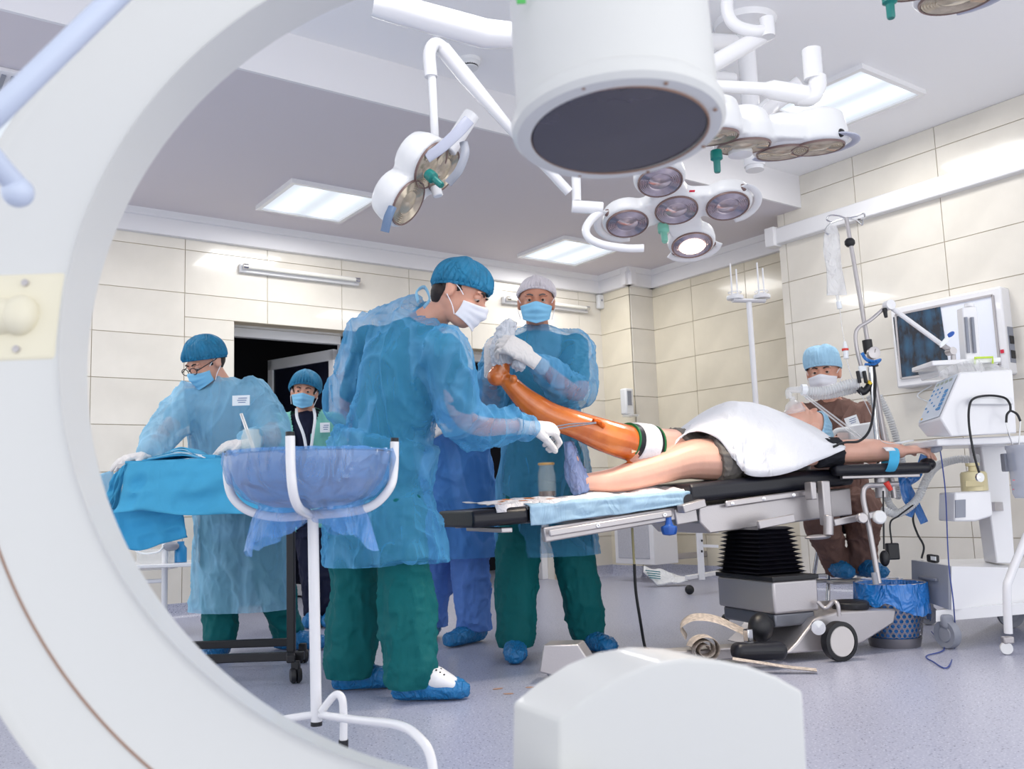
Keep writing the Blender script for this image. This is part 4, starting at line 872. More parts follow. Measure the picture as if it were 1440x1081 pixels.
g3 = hp(972, 680, 4.1); g4 = hp(1200, 656, 4.42)
pad('seat_pad', g3, g4, .52, .085)
pad('head_pad', hp(1203, 655, 4.43), hp(1232, 655, 4.5), .4, .06)
mb = MB(); p, q = hp(766, 748, 3.83), hp(955, 716, 4.1)
mk('leg_rail', bar(MB(), p - UP * .012 + TN * .02, q - UP * .015 + TN * .02, .03, .06), M_steel, t, bevel=.006)
mk('rail', bar(MB(), hp(772, 750, 3.8), hp(945, 722, 4.04), .012, .028), M_steel, t, bevel=.008)
for u_, v_ in ((841, 739), (935, 724)): mk('rail_screw', MB().lathe([(.009, 0), (.009, .004), (.004, .005), (0, .003)], hp(u_, v_, 3.8 + (u_ - 772) / 173 * .24 - .012), -NV, n=14), M_chrome, t)
mk('leg_rail', bar(MB(), hp(640, 738, 4.15), hp(900, 720, 4.4), .02, .03), M_steel, t, bevel=.004)
for a_ in (.15, .55): mk('cross_bar', MB().box(g1 + (g2 - g1) * a_ + TN * .25 - UP * .09, (.05, .46, .02), X=TA, Y=TN), M_steel, t, bevel=.004)
# hinge block and blue knob
mk('hinge_block', bar(MB(), hp(957, 716, 4.05), hp(988, 707, 4.1), .05, .035), M_steel, t, bevel=.004)
mk('hinge_plate', bar(MB(), hp(948, 727, 4.1), hp(978, 722, 4.14), .03, .07), M_steel, t, bevel=.005)
mk('hinge_roller', MB().tube([hp(970, 704, 4.1), hp(970, 704, 4.1) + TN * .4], .03, n=20), M_navy, t)
mk('tilt_knob', MB().lathe([(.0, -.045), (.03, -.04), (.036, -.02), (.036, -.005), (.02, 0), (.014, .02), (.014, .05)], hp(941, 745, 4.08) + UP * .02, UP, n=8), M_blueb, t, bevel=.004)
# centre frame
p1, p2 = hp(983, 712, 4.13), hp(1196, 686, 4.42)
mk('centre_frame', MB().prism([p1, p2, p2 - UP * .125, p1 - UP * .12 + TA * .05, p1 - UP * .07], TN * .46), M_steel, t, bevel=.006)
mk('rail', bar(MB(), hp(1020, 709, 4.15), hp(1133, 693, 4.3), .014, .03), M_steel, t, bevel=.008)
for u_, v_ in ((1030, 708), (1074, 701), (1116, 696)): mk('rail_screw', MB().lathe([(.008, 0), (.008, .004), (0, .005)], hp(u_, v_, 4.14 + (u_ - 1020) / 113 * .15), -NV, n=14), M_chrome, t)
mk('rail_clamp', MB().box(hp(1140, 690, 4.24), (.03, .05, .08), X=TA, Y=TN), M_steel, t, bevel=.005)
mk('clamp_post', MB().box(hp(1160, 707, 4.26), (.045, .04, .2), X=TA, Y=TN), M_steel, t, bevel=.006)
mk('clamp_socket', MB().tube([hp(1165, 724, 4.24), hp(1165, 752, 4.24)], .022, n=18), M_steel, t, bevel=.003)
mk('clamp_foot', MB().ell(hp(1150, 755, 4.24), (.07, .03, .012), X=TA, Y=TN), M_steel, t)
mk('clamp_bar', bar(MB(), hp(1172, 735, 4.25), hp(1236, 722, 4.3), .02, .03), M_steel, t, bevel=.004)
mk('clamp_knob', MB().lathe([(.0, .0), (.022, 0), (.024, .03), (.02, .035), (.0, .035)], hp(1210, 728, 4.22), -NV, n=24), M_steel, t)
mk('clamp_knob', MB().lathe([(.0, .0), (.03, 0), (.032, .02), (.026, .03), (.0, .03)], hp(1235, 727, 4.2), -NV, n=10), M_plast, t, bevel=.003)
mk('anaesthesia_rod', MB().tube(curve([hp(1236, 820, 4.2), hp(1222, 740, 4.22), hp(1214, 700, 4.24), hp(1218, 684, 4.25), hp(1236, 682, 4.27), hp(1262, 680, 4.3)], 8), .012, n=14), M_steel, t)
mk('rod_tip', MB().tube([hp(1229, 805, 4.2), hp(1232, 822, 4.19)], .013), M_grey, t)
mk('rod_socket', MB().tube([hp(1238, 668, 4.35), hp(1240, 700, 4.35)], .028, n=18), M_steel, t, bevel=.004)
# bellows and column
def col(E, wa, wn, z0, z1, name, m_, bev=.01, tx=0):
    c = E + TA * wa / 2 + TN * wn / 2
    return mk(name, MB().box((c[0], c[1], (z0 + z1) / 2), (wa, wn, z1 - z0), X=TA, Y=TN), m_, t, bevel=bev, seg=3)
E_ = hp(1090, 864, 3.99); zt, zm, zb = hp(1090, 818, 3.99)[2], E_[2], .14
col(E_, .23, .42, zm, zt, 'column_box', M_steel); col(E_ + TA * .01 + TN * .02, .21, .38, .14, zm, 'column_foot', mat('dark_steel', (120, 122, 130), rough=.35, metal=.7))
col(E_ - TA * .005 - TN * .005, .24, .43, zt, zt + .02, 'column_collar', M_black, .004)
Eb = E_ + TA * -.015 + TN * .07; ztop = p1[2] - .1; V = []; n_ = 22
for k in range(n_ + 1):
    fz = k / n_; z = zt + .02 + (ztop - zt - .02) * fz; ins = (.0 if k % 2 else .024) + .03 * fz; w1, w2 = .25, .34
    for x, y in ((ins, ins), (w1 - ins, ins), (w1 - ins, w2 - ins), (ins, w2 - ins)): q = Eb + TA * x + TN * y; V.append((q[0], q[1], z))
F = [(k * 4 + j, k * 4 + (j + 1) % 4, k * 4 + 4 + (j + 1) % 4, k * 4 + 4 + j) for k in range(n_) for j in range(4)] + [(0, 1, 2, 3), tuple(n_ * 4 + j for j in range(4))]
mk('bellows', MB().add(V, F), mat('bellows_rubber', (14, 15, 24), rough=.35), t, smooth=False)
mk('cover_plate', bar(MB(), hp(1066, 738, 4.1), hp(1116, 728, 4.17), .02, .035), M_steel, t, bevel=.003)
# wedge foot to the right, wheels, brake pedal pieces
w0 = drop(E_ + TA * .2 + TN * .0, 0); bx = [w0 + TA * x + UP * z for x, z in ((-.18, .04), (.1, .03), (.22, .05), (.4, .12), (.42, .18), (.1, .19), (-.02, .17), (-.12, .08))]
mk('base_housing', MB().prism([q - TN * .03 for q in bx], TN * .44), M_steel, t, bevel=.008)
mk('base_beam', bar(MB(), drop(hp(815, 940, 3.9), .045), drop(E_ + TN * .1, .045), .1, .05), M_steel, t, bevel=.008)
wc = drop(hp(1180, 896, 4.2), .1); wdir = TN
mk('wheel', MB().lathe([(.0, -.02), (.06, -.02), (.064, -.015), (.064, .02), (0, .02)], drop(hp(1180, 896, 3.99), .081), wdir, n=36), mat('pale_disc', (205, 200, 198), rough=.5), t)
mk('tyre', MB().lathe([(.064, -.02), (.081, -.018), (.081, .018), (.064, .02), (.063, 0)], drop(hp(1180, 896, 3.99), .081), wdir, n=36, cap=False), M_black, t)
mk('wheel_bracket', MB().lathe([(0, 0), (.03, 0), (.03, .01), (0, .012)], hp(1150, 882, 3.96), -NV, n=20), M_chrome, t)
mk('bumper_disc', MB().lathe([(.0, 0), (.075, 0), (.08, .01), (.08, .03), (.07, .036), (0, .036)], hp(1196, 856, 4.2) - UP * .0, UP, n=32), M_black, t, bevel=.003)
mk('brake_pedal', MB().tube(curve([hp(1150, 846, 4.05), hp(1161, 855, 4.03), hp(1172, 846, 4.02), hp(1178, 850, 4.0), hp(1180, 866, 4.0)]), .009), M_steel, t)
mk('base_handle', MB().tube(curve([hp(1128, 886, 4.08), hp(1131, 880, 4.07), hp(1136, 872, 4.07), hp(1140, 872, 4.09)]), .004), M_chrome, t)
mk('serial_plate', bar(MB(), hp(1115, 900, 4.05), hp(1124, 896, 4.06), .004, .02), M_grey, t)
# left outrigger with caster
pb = hp(795, 945, 3.8); 
def q_(u_, v_): return hp(u_, v_, 3.74)
mk('caster_housing', MB().prism([q_(758, 945), q_(764, 907), q_(813, 906), q_(829, 930), q_(829, 952), q_(790, 954)], NV * .12 + RG * .03), M_steel, t, bevel=.006)
mk('caster_wheel', MB().lathe([(0, -.02), (.036, -.02), (.04, -.012), (.04, .012), (.036, .02), (0, .02)], drop(hp(782, 945, 3.8), .041), dirv(.25, 1, 0), n=28), M_grey, t)
# sheet over the leg pads and white cloths
def sheetfn(a, b):
    p = g1 + (g2 - g1) * (.24 + .76 * a); k = (b - .32) / .68
    if b < .32: q = p - TN * .012 - UP * (.32 - b) / .32 * (.085 - .03 * a) * (1 if a < .97 else .3)
    else: q = p + TN * (.5 * k) + UP * .006
    nn = noise(np.array([[a * 9, b * 7, 3.]]))[0]; n2 = noise(np.array([[a * 26, b * 17, 7.]]))[0]
    return q + UP * (.006 * abs(nn) + .003 * n2 * (b > .3)) - TN * .006 * abs(nn) * (b < .32)
o = mk('table_sheet', MB().grid(sheetfn, 70, 40), mat('blue_fleece_sheet', (160, 192, 216), rough=.85, alpha=.92, wr=(.5, 12), var=.1, vs=12), solid=.002, ang=80)
tag(o, 'thin pale blue disposable sheet hanging over the leg end of the operating table', 'sheet')
def wsheet(a, b):
    p = g1 + (g2 - g1) * (.1 + .92 * a); n1 = noise(np.array([[a * 7, b * 3, 13.]]))[0]; n2 = noise(np.array([[a * 30, b * 9, 1.]]))[0]
    return p + TN * (.015 + .43 * b + .03 * n1 * (1 if b < .2 else 0)) + UP * (.013 + .02 * abs(n1) * min(1, b * 4) + .003 * n2 - (.03 if b < .04 else 0))
o = mk('absorbent_pad', MB().grid(wsheet, 60, 20), mat('white_pad_cloth', (230, 228, 232), rough=.9, wr=(.8, 24)), solid=.003, ang=80)
tag(o, 'crumpled white absorbent cloth with orange stains under the resting leg', 'cloth')
st = MB()
for k in range(9):
    q = wsheet(.04 + .03 * k + .01 * (k % 3), .15 + .1 * (k % 4)) + UP * .003; st.ell(q, (.018 + .006 * (k % 3), .008, .0015), X=TA, Y=TN, n=12)
st = mk('iodine_stain', st, mat('iodine_stain', (214, 130, 50), rough=.9), o); st['kind'] = 'stuff'
# mask tubing goes further down; towel draped over the trunk
bl = [hq(935, 640, 4.22), hq(955, 612, 4.22), hq(985, 588, 4.22), hq(1020, 566, 4.22), hq(1060, 566, 4.22), hq(1100, 582, 4.22), hq(1140, 602, 4.18), hq(1187, 630, 4.1)]
ne = [hq(938, 634, 4.1), hq(968, 607, 4.08), hq(1008, 616, 4.0), hq(1036, 652, 3.95), hq(1056, 669, 3.93), hq(1100, 667, 3.91), hq(1150, 648, 3.91), hq(1188, 632, 3.94)]
ridge, near = curve(bl, 8), curve(ne, 8)
def at_(c, a): i = a * (len(c) - 1); k = min(int(i), len(c) - 2); return c[k] * (1 - i + k) + c[k + 1] * (i - k)
def tw_(a, b):
    r_, n_ = at_(ridge, a), at_(near, a); fa = drop(r_ + TN * .26, max(.8, r_[2] - .22)); n1 = noise(np.array([[a * 5, b * 3.5, 2.]]))[0]; n2 = noise(np.array([[a * 13 + b * 5, b * 4, 9.]]))[0]
    e, t_ = (n_, 1 - b / .55) if b < .55 else (fa, (b - .55) / .45)
    x, z = math.sin(t_ * math.pi / 2), math.cos(t_ * math.pi / 2) ** .8
    p = r_ + (e - r_) * x; p[2] = e[2] + (r_[2] - e[2]) * z
    return p + UP * (.014 * (.5 - abs(n1)) + .007 * n2) * (t_ < .95) - TN * (.02 * (1 - min(1, 3 * abs(n2))) * t_ * (b < .5))
o = mk('white_towel', MB().grid(tw_, 80, 50), mat('white_towel', (236, 237, 242), rough=.9, bump=.25, bs=200, wr=(.5, 8)), solid=.006, ang=80)
tag(o, 'white towel draped over the patient\'s belly and chest', 'towel')
# black T-shirt trunk underneath
mb = MB(); mb.tube([J['wa'] - tv * .05, J['ch'], J['ch'] + tv * .1], [(.15, .09), (.15, .09), (.13, .08)], n=26, ref=sv); mb.tube([J['s1'] * .5 + J['e1'] * .5, J['s1'] * .2 + J['e1'] * .8], [.07, .068], n=20)
link('tshirt', skin(mb, .009, 3, disp=lambda v, n: folds(v, (12, 12, 12)) * .006), mat('black_tshirt', (24, 26, 36)), t7, ang=80)
# arm board, strap, pulse clip
t = thing('arm_board', 'black padded arm board sticking out under the patient\'s outstretched arm', 'arm board', hp(1240, 660, 4.3) - UP * .04)
ab0, ab1 = hp(1168, 658, 4.36), hp(1304, 654, 4.3); d_ = nrm(ab1 - ab0); s_ = np.cross(UP, d_)
mk('board_pad', MB().box((ab0 + ab1) / 2 - UP * .012, (np.linalg.norm(ab1 - ab0), .16, .05), X=d_, Y=s_), M_navy, t, bevel=.022, seg=4)
mk('board_tip', MB().ell(ab1 + UP * .004, (.035, .06, .03), X=d_, Y=s_), M_navy, t)
mk('board_frame', MB().box((ab0 + ab1) / 2 - UP * .045, (np.linalg.norm(ab1 - ab0) * .8, .06, .015), X=d_, Y=s_), M_steel, t, bevel=.003)
mb = MB(); cst = hp(1250, 648, 4.3)
rg_ = [cst + s_ * .095 * math.cos(a) + UP * (.058 * math.sin(a)) for a in np.linspace(0, 6.283, 33)[:-1]]
o = mk('wrist_strap', MB().tube([q + d_ * .012 * (q[2] - cst[2]) / .05 for q in rg_], (.022, .0025), n=8, closed=True, ref=d_), mat('cyan_strap', (70, 178, 222), rough=.7), ang=80)
tag(o, 'cyan and white strap tying the wrist to the arm board', 'strap')
mk('white_band', MB().tube([q + UP * .003 - d_ * .004 for q in rg_[1:13]], (.021, .0035), n=8, ref=d_), M_badge, o)
t = thing('pulse_clip', 'grey fingertip pulse clip with a long blue wire to the floor', 'clip', hp(1318, 630, 4.16))
mk('clip_body', MB().box(hp(1317, 631, 4.18), (.035, .03, .032), X=dirv(1, 0, .3)), M_grey, t, bevel=.009)
mk('wire', MB().tube(curve([hp(1322, 632, 4.18), hp(1326, 660, 4.18), hp(1330, 700, 4.18), hp(1334, 790, 4.16), hp(1341, 850, 4.1), oz(1343, 905, .01), oz(1333, 938, .005), oz(1312, 930, .005), oz(1303, 922, .005), oz(1328, 912, .005), hp(1310, 888, 4.6)]), .0028, n=8), mat('blue_wire', (50, 70, 140), rough=.5), t)
# iodine jar
pj = hp(770, 700, 4.16); t = thing('glass_jar', 'open glass jar of brown liquid standing beside the covered foot', 'jar', pj)
mk('jar_glass', MB().lathe([(.036, 0), (.041, .006), (.041, .11), (.034, .128), (.034, .15), (.036, .152), (.036, .158), (.032, .158), (.031, .13), (.037, .108), (.037, .008), (0, .006)], pj, UP, n=28, cap=False), mat('thin_glass', (225, 235, 232), rough=.04, alpha=.1, spec=.9), t)
mk('iodine_liquid', MB().lathe([(0, .008), (.0365, .009), (.0365, .03), (0, .031)], pj, UP, n=28), mat('iodine_liquid', (80, 30, 10), rough=.1), t)
mk('jar_lip', MB().lathe([(.0365, .146), (.038, .15), (.0365, .156)], pj, UP, n=28, cap=False), mat('amber_rim', (190, 150, 90), rough=.3), t)
# floor pieces by the table base: strap roll, pad, loose strap
t = thing('strap_roll', 'rolled woven beige strap lying beside the table base', 'strap', oz(985, 925))
M_strap = mat('woven_strap', (190, 178, 168), rough=.9, var=.25, vs=60, bump=.3, bs=150)
sp = []
for k in range(60):
    a = k / 60 * 5 * math.pi; r_ = .018 + .026 * k / 60 * 2; sp.append(hp(990, 905, 3.95) + dirv(1, .2, 0) * r_ * math.cos(a) + UP * (r_ * math.sin(a) * .8 - .02))
mk('rolled_strap', MB().tube(sp, (.05, .003), n=8, ref=NV), M_strap, t)
mk('strap_loop', MB().tube(curve([hp(965, 895, 4.05), hp(958, 880, 4.05), hp(975, 868, 4.05), hp(1005, 870, 4.05), hp(1040, 885, 4.05), hp(1062, 898, 4.05)]), (.05, .004), n=8, ref=dirv(.2, 1, .2)), M_strap, t)
o = mk('loose_strap', MB().tube(curve([hp(1030, 926, 3.8), hp(1070, 932, 3.78), hp(1110, 938, 3.76), hp(1148, 942, 3.74)]), (.006, .022), n=8, ref=UP), M_strap); tag(o, 'flat woven strap end trailing on the floor in front of the base', 'strap')
t = thing('knee_pad', 'black padded bolster with a chrome buckle lying at the table base', 'bolster', oz(1066, 930))
mk('bolster', bar(MB(), hp(1030, 916, 3.86), hp(1104, 914, 3.9), .09, .07), M_navy, t, bevel=.03, seg=4)
mk('buckle', MB().box(hp(1052, 893, 3.92), (.03, .03, .05)), M_chrome, t, bevel=.004)
mk('clamp_head', MB().ell(hp(1070, 882, 4.0), (.06, .05, .06)), M_black, t)
# ================================================================ instrument table with drape
M_drape = cloth('sky_drape', (74, 168, 210), wr=(.35, 7)); M_draped = cloth('sky_drape_deep', (62, 158, 206), wr=(.4, 7))
t = thing('instrument_table', 'black framed wheeled instrument table under the sky blue drape', 'instrument table', oz(400, 955))
zt = hp(311, 646, 3.95)[2]
xl, xr = hp(150, 650, 4.1), hp(425, 646, 3.98)
mk('tabletop', MB().prism([drop(hp(165, 645, 4.0), zt - .02), drop(hp(428, 645, 3.95), zt - .02), drop(hp(428, 645, 4.38), zt - .02), drop(hp(165, 645, 4.42), zt - .02)], UP * .02), M_steel, t, bevel=.003)
cpt = hp(408, 900, 3.95)
mk('post', bar(MB(), drop(hp(409, 740, 4.0), .07), drop(hp(409, 740, 4.0), zt - .02), .03, .034, up=RG), M_black, t, bevel=.004)
mk('post', bar(MB(), drop(hp(409, 740, 4.34), .07), drop(hp(409, 740, 4.34), zt - .02), .03, .034, up=RG), M_black, t, bevel=.004)
mk('base_bar', bar(MB(), drop(hp(150, 940, 3.98), .1), drop(hp(428, 940, 3.98), .1), .03, .035), M_black, t, bevel=.004)
mk('base_bar', bar(MB(), drop(hp(150, 940, 4.4), .1), drop(hp(415, 940, 4.4), .1), .03, .035), M_black, t, bevel=.004)
mk('base_bar', bar(MB(), drop(hp(409, 940, 3.9), .1), drop(hp(409, 940, 4.5), .1), .035, .03), M_black, t, bevel=.004)
for (u_, L_) in ((416, 3.92), (426, 4.42), (170, 3.95), (190, 4.45)):
    c_ = drop(hp(u_, 950, L_), 0); k_ = mk('caster', MB().lathe([(0, -.022), (.026, -.022), (.032, -.014), (.032, -.004), (.024, 0), (.032, .004), (.032, .014), (.026, .022), (0, .022)], c_ + UP * .033, dirv(.9, .4, 0), n=24), M_black, t)
    mk('caster_fork', MB().box(c_ + UP * .07, (.035, .03, .04), X=RG, Y=NV), M_black, t, bevel=.006)
lev = mk('lock_lever', MB().lathe([(.012, 0), (.028, .01), (.03, .02), (.012, .026)], hp(424, 700, 3.98), NV, n=20), M_black, t)
def dr(pt, pb, L_, amp, seed, bulge=.0, n_=46, name='drape', m_=None, Lb=None):
    """hanging cloth between a top edge and a bottom edge given as measured outlines"""
    T_, B_ = curve([hp(u_, v_, L_) for u_, v_ in pt], 8), curve([hp(u_, v_, (Lb or L_)) for u_, v_ in pb], 8)
    def fn(a, b):
        p = at_(T_, a) * (1 - b) + at_(B_, a) * b; q = np.array([[a * 9 + seed, b * 2.5, seed]]); q2 = np.array([[a * 3 + b * 2, b * 4 + seed, seed * 2]])
        return p - NV * (amp * (.25 + b) * (1 - 2 * abs(noise(q)[0])) + amp * .6 * noise(q2)[0] + bulge * math.sin(b * math.pi))
    return MB().grid(fn, n_, 20)
o = mk('table_drape', MB().prism([drop(hp(176, 645, 3.96), zt), drop(hp(430, 645, 3.93), zt), drop(hp(430, 645, 4.38), zt), drop(hp(176, 645, 4.42), zt)], UP * .008), M_drape)
tag(o, 'sky blue drape covering the instrument table and hanging down its sides', 'drape')
mk('drape_fall', dr([(181, 650), (240, 647), (311, 644), (370, 643), (428, 643)], [(162, 721), (205, 718), (262, 724), (340, 722), (430, 724)], 3.93, .018, 2, Lb=3.9), M_drape, o, solid=.003, ang=80)
mk('drape_fall', dr([(182, 650), (174, 655), (160, 668)], [(162, 721), (150, 722), (138, 716)], 3.95, .02, 5, n_=20, Lb=4.0), M_drape, o, solid=.003, ang=80)
mk('drape_fall', dr([(150, 716), (200, 716), (255, 714)], [(150, 760), (192, 774), (230, 764), (265, 755)], 3.98, .012, 8, n_=30), M_draped, o, solid=.003, ang=80)
mk('drape_fall', dr([(100, 690), (125, 672), (160, 661)], [(110, 760), (150, 740), (175, 735)], 4.5, .02, 11, n_=20), M_gownl, o, solid=.003, ang=80)
M_fold = cloth('pale_paper_drape', (150, 205, 232))
# folded drapes stacked on the table
t = thing('folded_drapes', 'stack of folded blue paper drapes on the instrument table edge', 'drapes', drop(hp(240, 645, 4.05), zt + .008))
zz = zt + .009
def fold_sheet(q0, q1, rise, w_, m_, name='folded_sheet'):
    pk = q0 * .4 + q1 * .6 + UP * rise; c_ = curve([q0, pk, q1], 8)
    mk(name, MB().grid(lambda a, b: at_(c_, a) + NV * (w_ * b), 17, 4), m_, t, solid=.005, ang=60)
for k in range(5):
    fold_sheet(drop(hp(200 + 7 * k, 645, 4.0), zz + .006 * k + .002), drop(hp(284 - 3 * k, 645, 4.0), zz + .006 * k + .002), .018 + .002 * k, .2, M_fold if k % 2 else M_drape)
fold_sheet(drop(hp(240, 645, 4.0), zz + .034), drop(hp(288, 645, 4.0), zz + .004), .008, .2, M_badge, 'white_sheet')
o = mk('small_packet', MB().box(drop(hp(297, 641, 4.05), zt + .017), (.06, .08, .018), X=RG, Y=NV), M_drape, bevel=.004); tag(o, 'small blue packet beside the folded drapes', 'packet')
pj = drop(hp(353, 640, 4.0), zt + .009); t = thing('instrument_jar', 'clear glass jar with steel tweezers in it on the instrument table', 'jar', pj)
mk('jar_glass', MB().lathe([(.036, 0), (.042, .008), (.042, .09), (.035, .105), (.036, .12), (.034, .12), (.032, .106), (.038, .088), (.038, .01), (0, .008)], pj, UP, n=28, cap=False), M_glass, t)
o = mk('tweezers', bar(bar(MB(), pj + RG * .012 + UP * .02, pj - RG * .045 + UP * .19, .004, .009), pj + RG * .02 + UP * .02, pj - RG * .041 + UP * .19, .004, .009), M_chrome); tag(o, 'steel tweezers leaning in the clear jar on the instrument table', 'tweezers')
# white trolley behind the table
t = thing('supply_trolley', 'white supply trolley behind the instrument table at the far left', 'trolley', oz(232, 862))
Lk = 5.6
mk('shelf', MB().box(drop(hp(205, 795, Lk), hp(200, 794, Lk)[2]), (.72, .4, .02), X=RG, Y=NV), M_enam, t, bevel=.004)
mk('shelf_rail', MB().tube([hp(130, 822, Lk - .1), hp(232, 816, Lk - .1)], .012), M_enam, t)
for u_ in (232, 120):
    mk('leg', MB().tube([drop(hp(u_, 770, Lk - .1), 0.03), drop(hp(u_, 770, Lk - .1), .95)], .018), M_enam, t)
o = mk('clear_box', MB().box(hp(222, 786, Lk), (.2, .15, .12), X=RG, Y=NV), M_clear, bevel=.01); tag(o, 'clear plastic box of tubing on the trolley shelf', 'box')
o = mk('coiled_tube', MB().tube(curve([hp(185, 770, Lk - .12), hp(200, 778, Lk - .12), hp(222, 776, Lk - .12), hp(230, 768, Lk - .12)]), .006), M_badge); tag(o, 'white tube coiled over the clear box on the trolley', 'tube')
o = mk('dark_cap', MB().ell(hp(240, 768, Lk - .1), (.05, .03, .028), X=RG, Y=NV), M_grey); tag(o, 'dark grey rounded cap lying beside the clear box', 'cap')
o = mk('blue_bottle', MB().lathe([(.0, 0), (.035, 0), (.035, .08), (.02, .1), (.02, .12), (0, .12)], hp(254, 790, Lk - .05), UP, n=20), mat('bottle_blue', (40, 140, 200), rough=.3)); tag(o, 'small blue bottle at the right end of the trolley shelf', 'bottle')

# ================================================================ basin stand in front
t = thing('basin_stand', 'white tubular three-armed basin stand with steel bowl at the left front', 'stand', oz(446, 1030))
LS = 2.85; hb = hp(437, 727, LS)
def up3(v_, *a): return curve([hp(*q, ) for q in a], 8)
mk('pole', MB().tube([hp(440, 722, LS), hp(445, 1017, LS)], .0165, n=18), M_enam, t)
mk('pole_cap', MB().tube([hp(445, 1014, LS), hp(445, 1020, LS)], .0172, n=18), M_black, t)
arms = [curve([hp(321, 640, LS), hp(320, 672, LS), hp(328, 700, LS), (hp(352, 719, LS)), hp(392, 727, LS), hp(438, 724, LS)]),
        curve([hp(408, 613, LS - .285), hp(409, 660, LS - .285), hp(413, 696, LS - .27), hp(422, 716, LS - .2), hp(438, 724, LS - .01)]),
        curve([hp(555, 621, LS + .02), hp(554, 660, LS + .02), hp(548, 686, LS), hp(525, 710, LS), hp(490, 720, LS), hp(438, 724, LS)]),
        curve([hp(470, 640, LS + .25), hp(470, 690, LS + .25), hp(460, 716, LS + .18), hp(438, 724, LS)])]
for a in arms:
    mk('arm', MB().tube(a, .0135, n=14), M_enam, t); d_ = nrm(a[0] - a[1])
    mk('arm_cap', MB().tube([a[0], a[0] + d_ * .012], .0125, n=14), M_black, t)
c_ = hp(445, 1006, LS)
for k, fp in enumerate(([hp(452, 1000, LS - .02), hp(470, 978, LS - .04), hp(480, 980, LS - .05), hp(483, 1000, LS - .05), hp(483, 1040, LS - .05)],
           [hp(450, 1005, LS), hp(500, 1012, LS - .25), hp(562, 1020, LS - .5), hp(592, 1040, LS - .62), hp(606, 1065, LS - .66), hp(612, 1110, LS - .68)],
           [hp(440, 1005, LS), hp(400, 1011, LS), hp(360, 1018, LS + .0), hp(345, 1040, LS)])):
    mk('foot', MB().tube(curve(fp), .0115, n=14), M_enam, t)
p_ = hp(483, 1040, LS - .05); mk('foot_cap', MB().tube([p_, drop(p_, .0)], .014, n=14), M_black, t)
bc = drop(hp(436, 640, LS), hp(436, 640, LS)[2]); rb = .245
mk('steel_bowl', MB().lathe([(rb, 0), (rb + .006, .004), (rb, .0), (rb * .985, -.02), (rb * .9, -.08), (rb * .72, -.13), (rb * .45, -.155), (0, -.162), (0, -.158), (rb * .45, -.15), (rb * .7, -.126), (rb * .88, -.078), (rb * .97, -.02)], bc, UP, n=56, cap=False), M_steel, t)
M_bag = mat('blue_film', (96, 164, 238), rough=.1, alpha=.46, wr=(2.5, 7), bump=.2, bs=40, spec=.9)
M_bagd = mat('blue_film_deep', (24, 120, 205), rough=.2, alpha=.85, wr=(1.3, 16), spec=.8)
def bagf(a, b):
    g = 2 * math.pi * a; nn = noise(np.array([[math.cos(g) * 3, math.sin(g) * 3, b * 4]]))[0]; n2 = noise(np.array([[math.cos(g) * 9, math.sin(g) * 9, b * 3 + 5]]))[0]
    prof = [(rb * .9, -.03), (rb * 1.0, .004), (rb * 1.045, .012), (rb * 1.05, -.02), (rb * .99, -.08), (rb * .82, -.13), (rb * .5, -.163), (rb * .04, -.17)]
    i = b * (len(prof) - 1); k = min(int(i), len(prof) - 2); r_, z = np.array(prof[k]) * (1 - i + k) + np.array(prof[k + 1]) * (i - k)
    lo = max(0, (b - .8) / .2); fl = abs(math.cos(g - .15)) ** 1.0; z -= lo * fl * (.12 + .04 * nn); r_ += lo * .74 * rb * fl
    r_ += .007 * nn + .006 * n2 * (1 + lo * 2); return bc + RG * r_ * math.cos(g) + NV * r_ * math.sin(g) + UP * (z + .004 * n2)
o = mk('basin_liner', MB().grid(bagf, 110, 48, closeu=True), M_bag, ang=80); tag(o, 'translucent blue plastic bag lining the basin of the white stand', 'plastic bag')

# ================================================================ waste bin
pb = oz(1259, 912); LB = float(pb @ NV) + .09; c_ = drop(hp(1259, 912, LB), 0)
t = thing('waste_bin', 'perforated metal waste bin lined with a blue bag in front of the cart', 'bin', c_)
h_ = .28; r0, r1 = .108, .15
mk('bin_base', MB().lathe([(0, 0), (r0, 0), (r0 + .0105, .042), (r0 + .008, .044), (r0 - .004, .006), (0, .006)], c_, UP, n=48, cap=False), mat('bin_steel', (150, 148, 152), rough=.3, metal=.85), t)
nx, ny = 32, 11; V = []; F = []
def cn(a, z): r_ = r0 + .01 + (r1 - r0 - .01) * (z - .042) / (h_ - .042); g = a * 2 * math.pi; return c_ + RG * r_ * math.cos(g) + NV * r_ * math.sin(g) + UP * z
hx = MB(); dz = (h_ - .05) / ny
for j in range(ny):
    for i in range(nx):
        a = (i + (j % 2) * .5) / nx; z = .048 + dz * (j + .5)
        k = 10; ring = []; outer = []
        for q in range(k):
            w = 2 * math.pi * q / k; ring.append(cn(a + math.cos(w) * .36 / nx, z + math.sin(w) * dz * .42))
        sq = []
        for q in range(k):
            w = 2 * math.pi * q / k; m_ = max(abs(math.cos(w)), abs(math.sin(w))); sq.append(cn(a + math.cos(w) / m_ * .5 / nx, z + math.sin(w) / m_ * dz * .5))
        hx.add(ring + sq, [(q, (q + 1) % k, k + (q + 1) % k, k + q) for q in range(k)])
mk('perforated_wall', hx, mat('bin_steel', (150, 148, 152), rough=.3, metal=.85), t, solid=.0012, smooth=False)
mk('bin_rim', MB().tube([cn(a, h_) for a in np.linspace(0, 1, 49)[:-1]], .004, n=8, closed=True), M_steel, t)
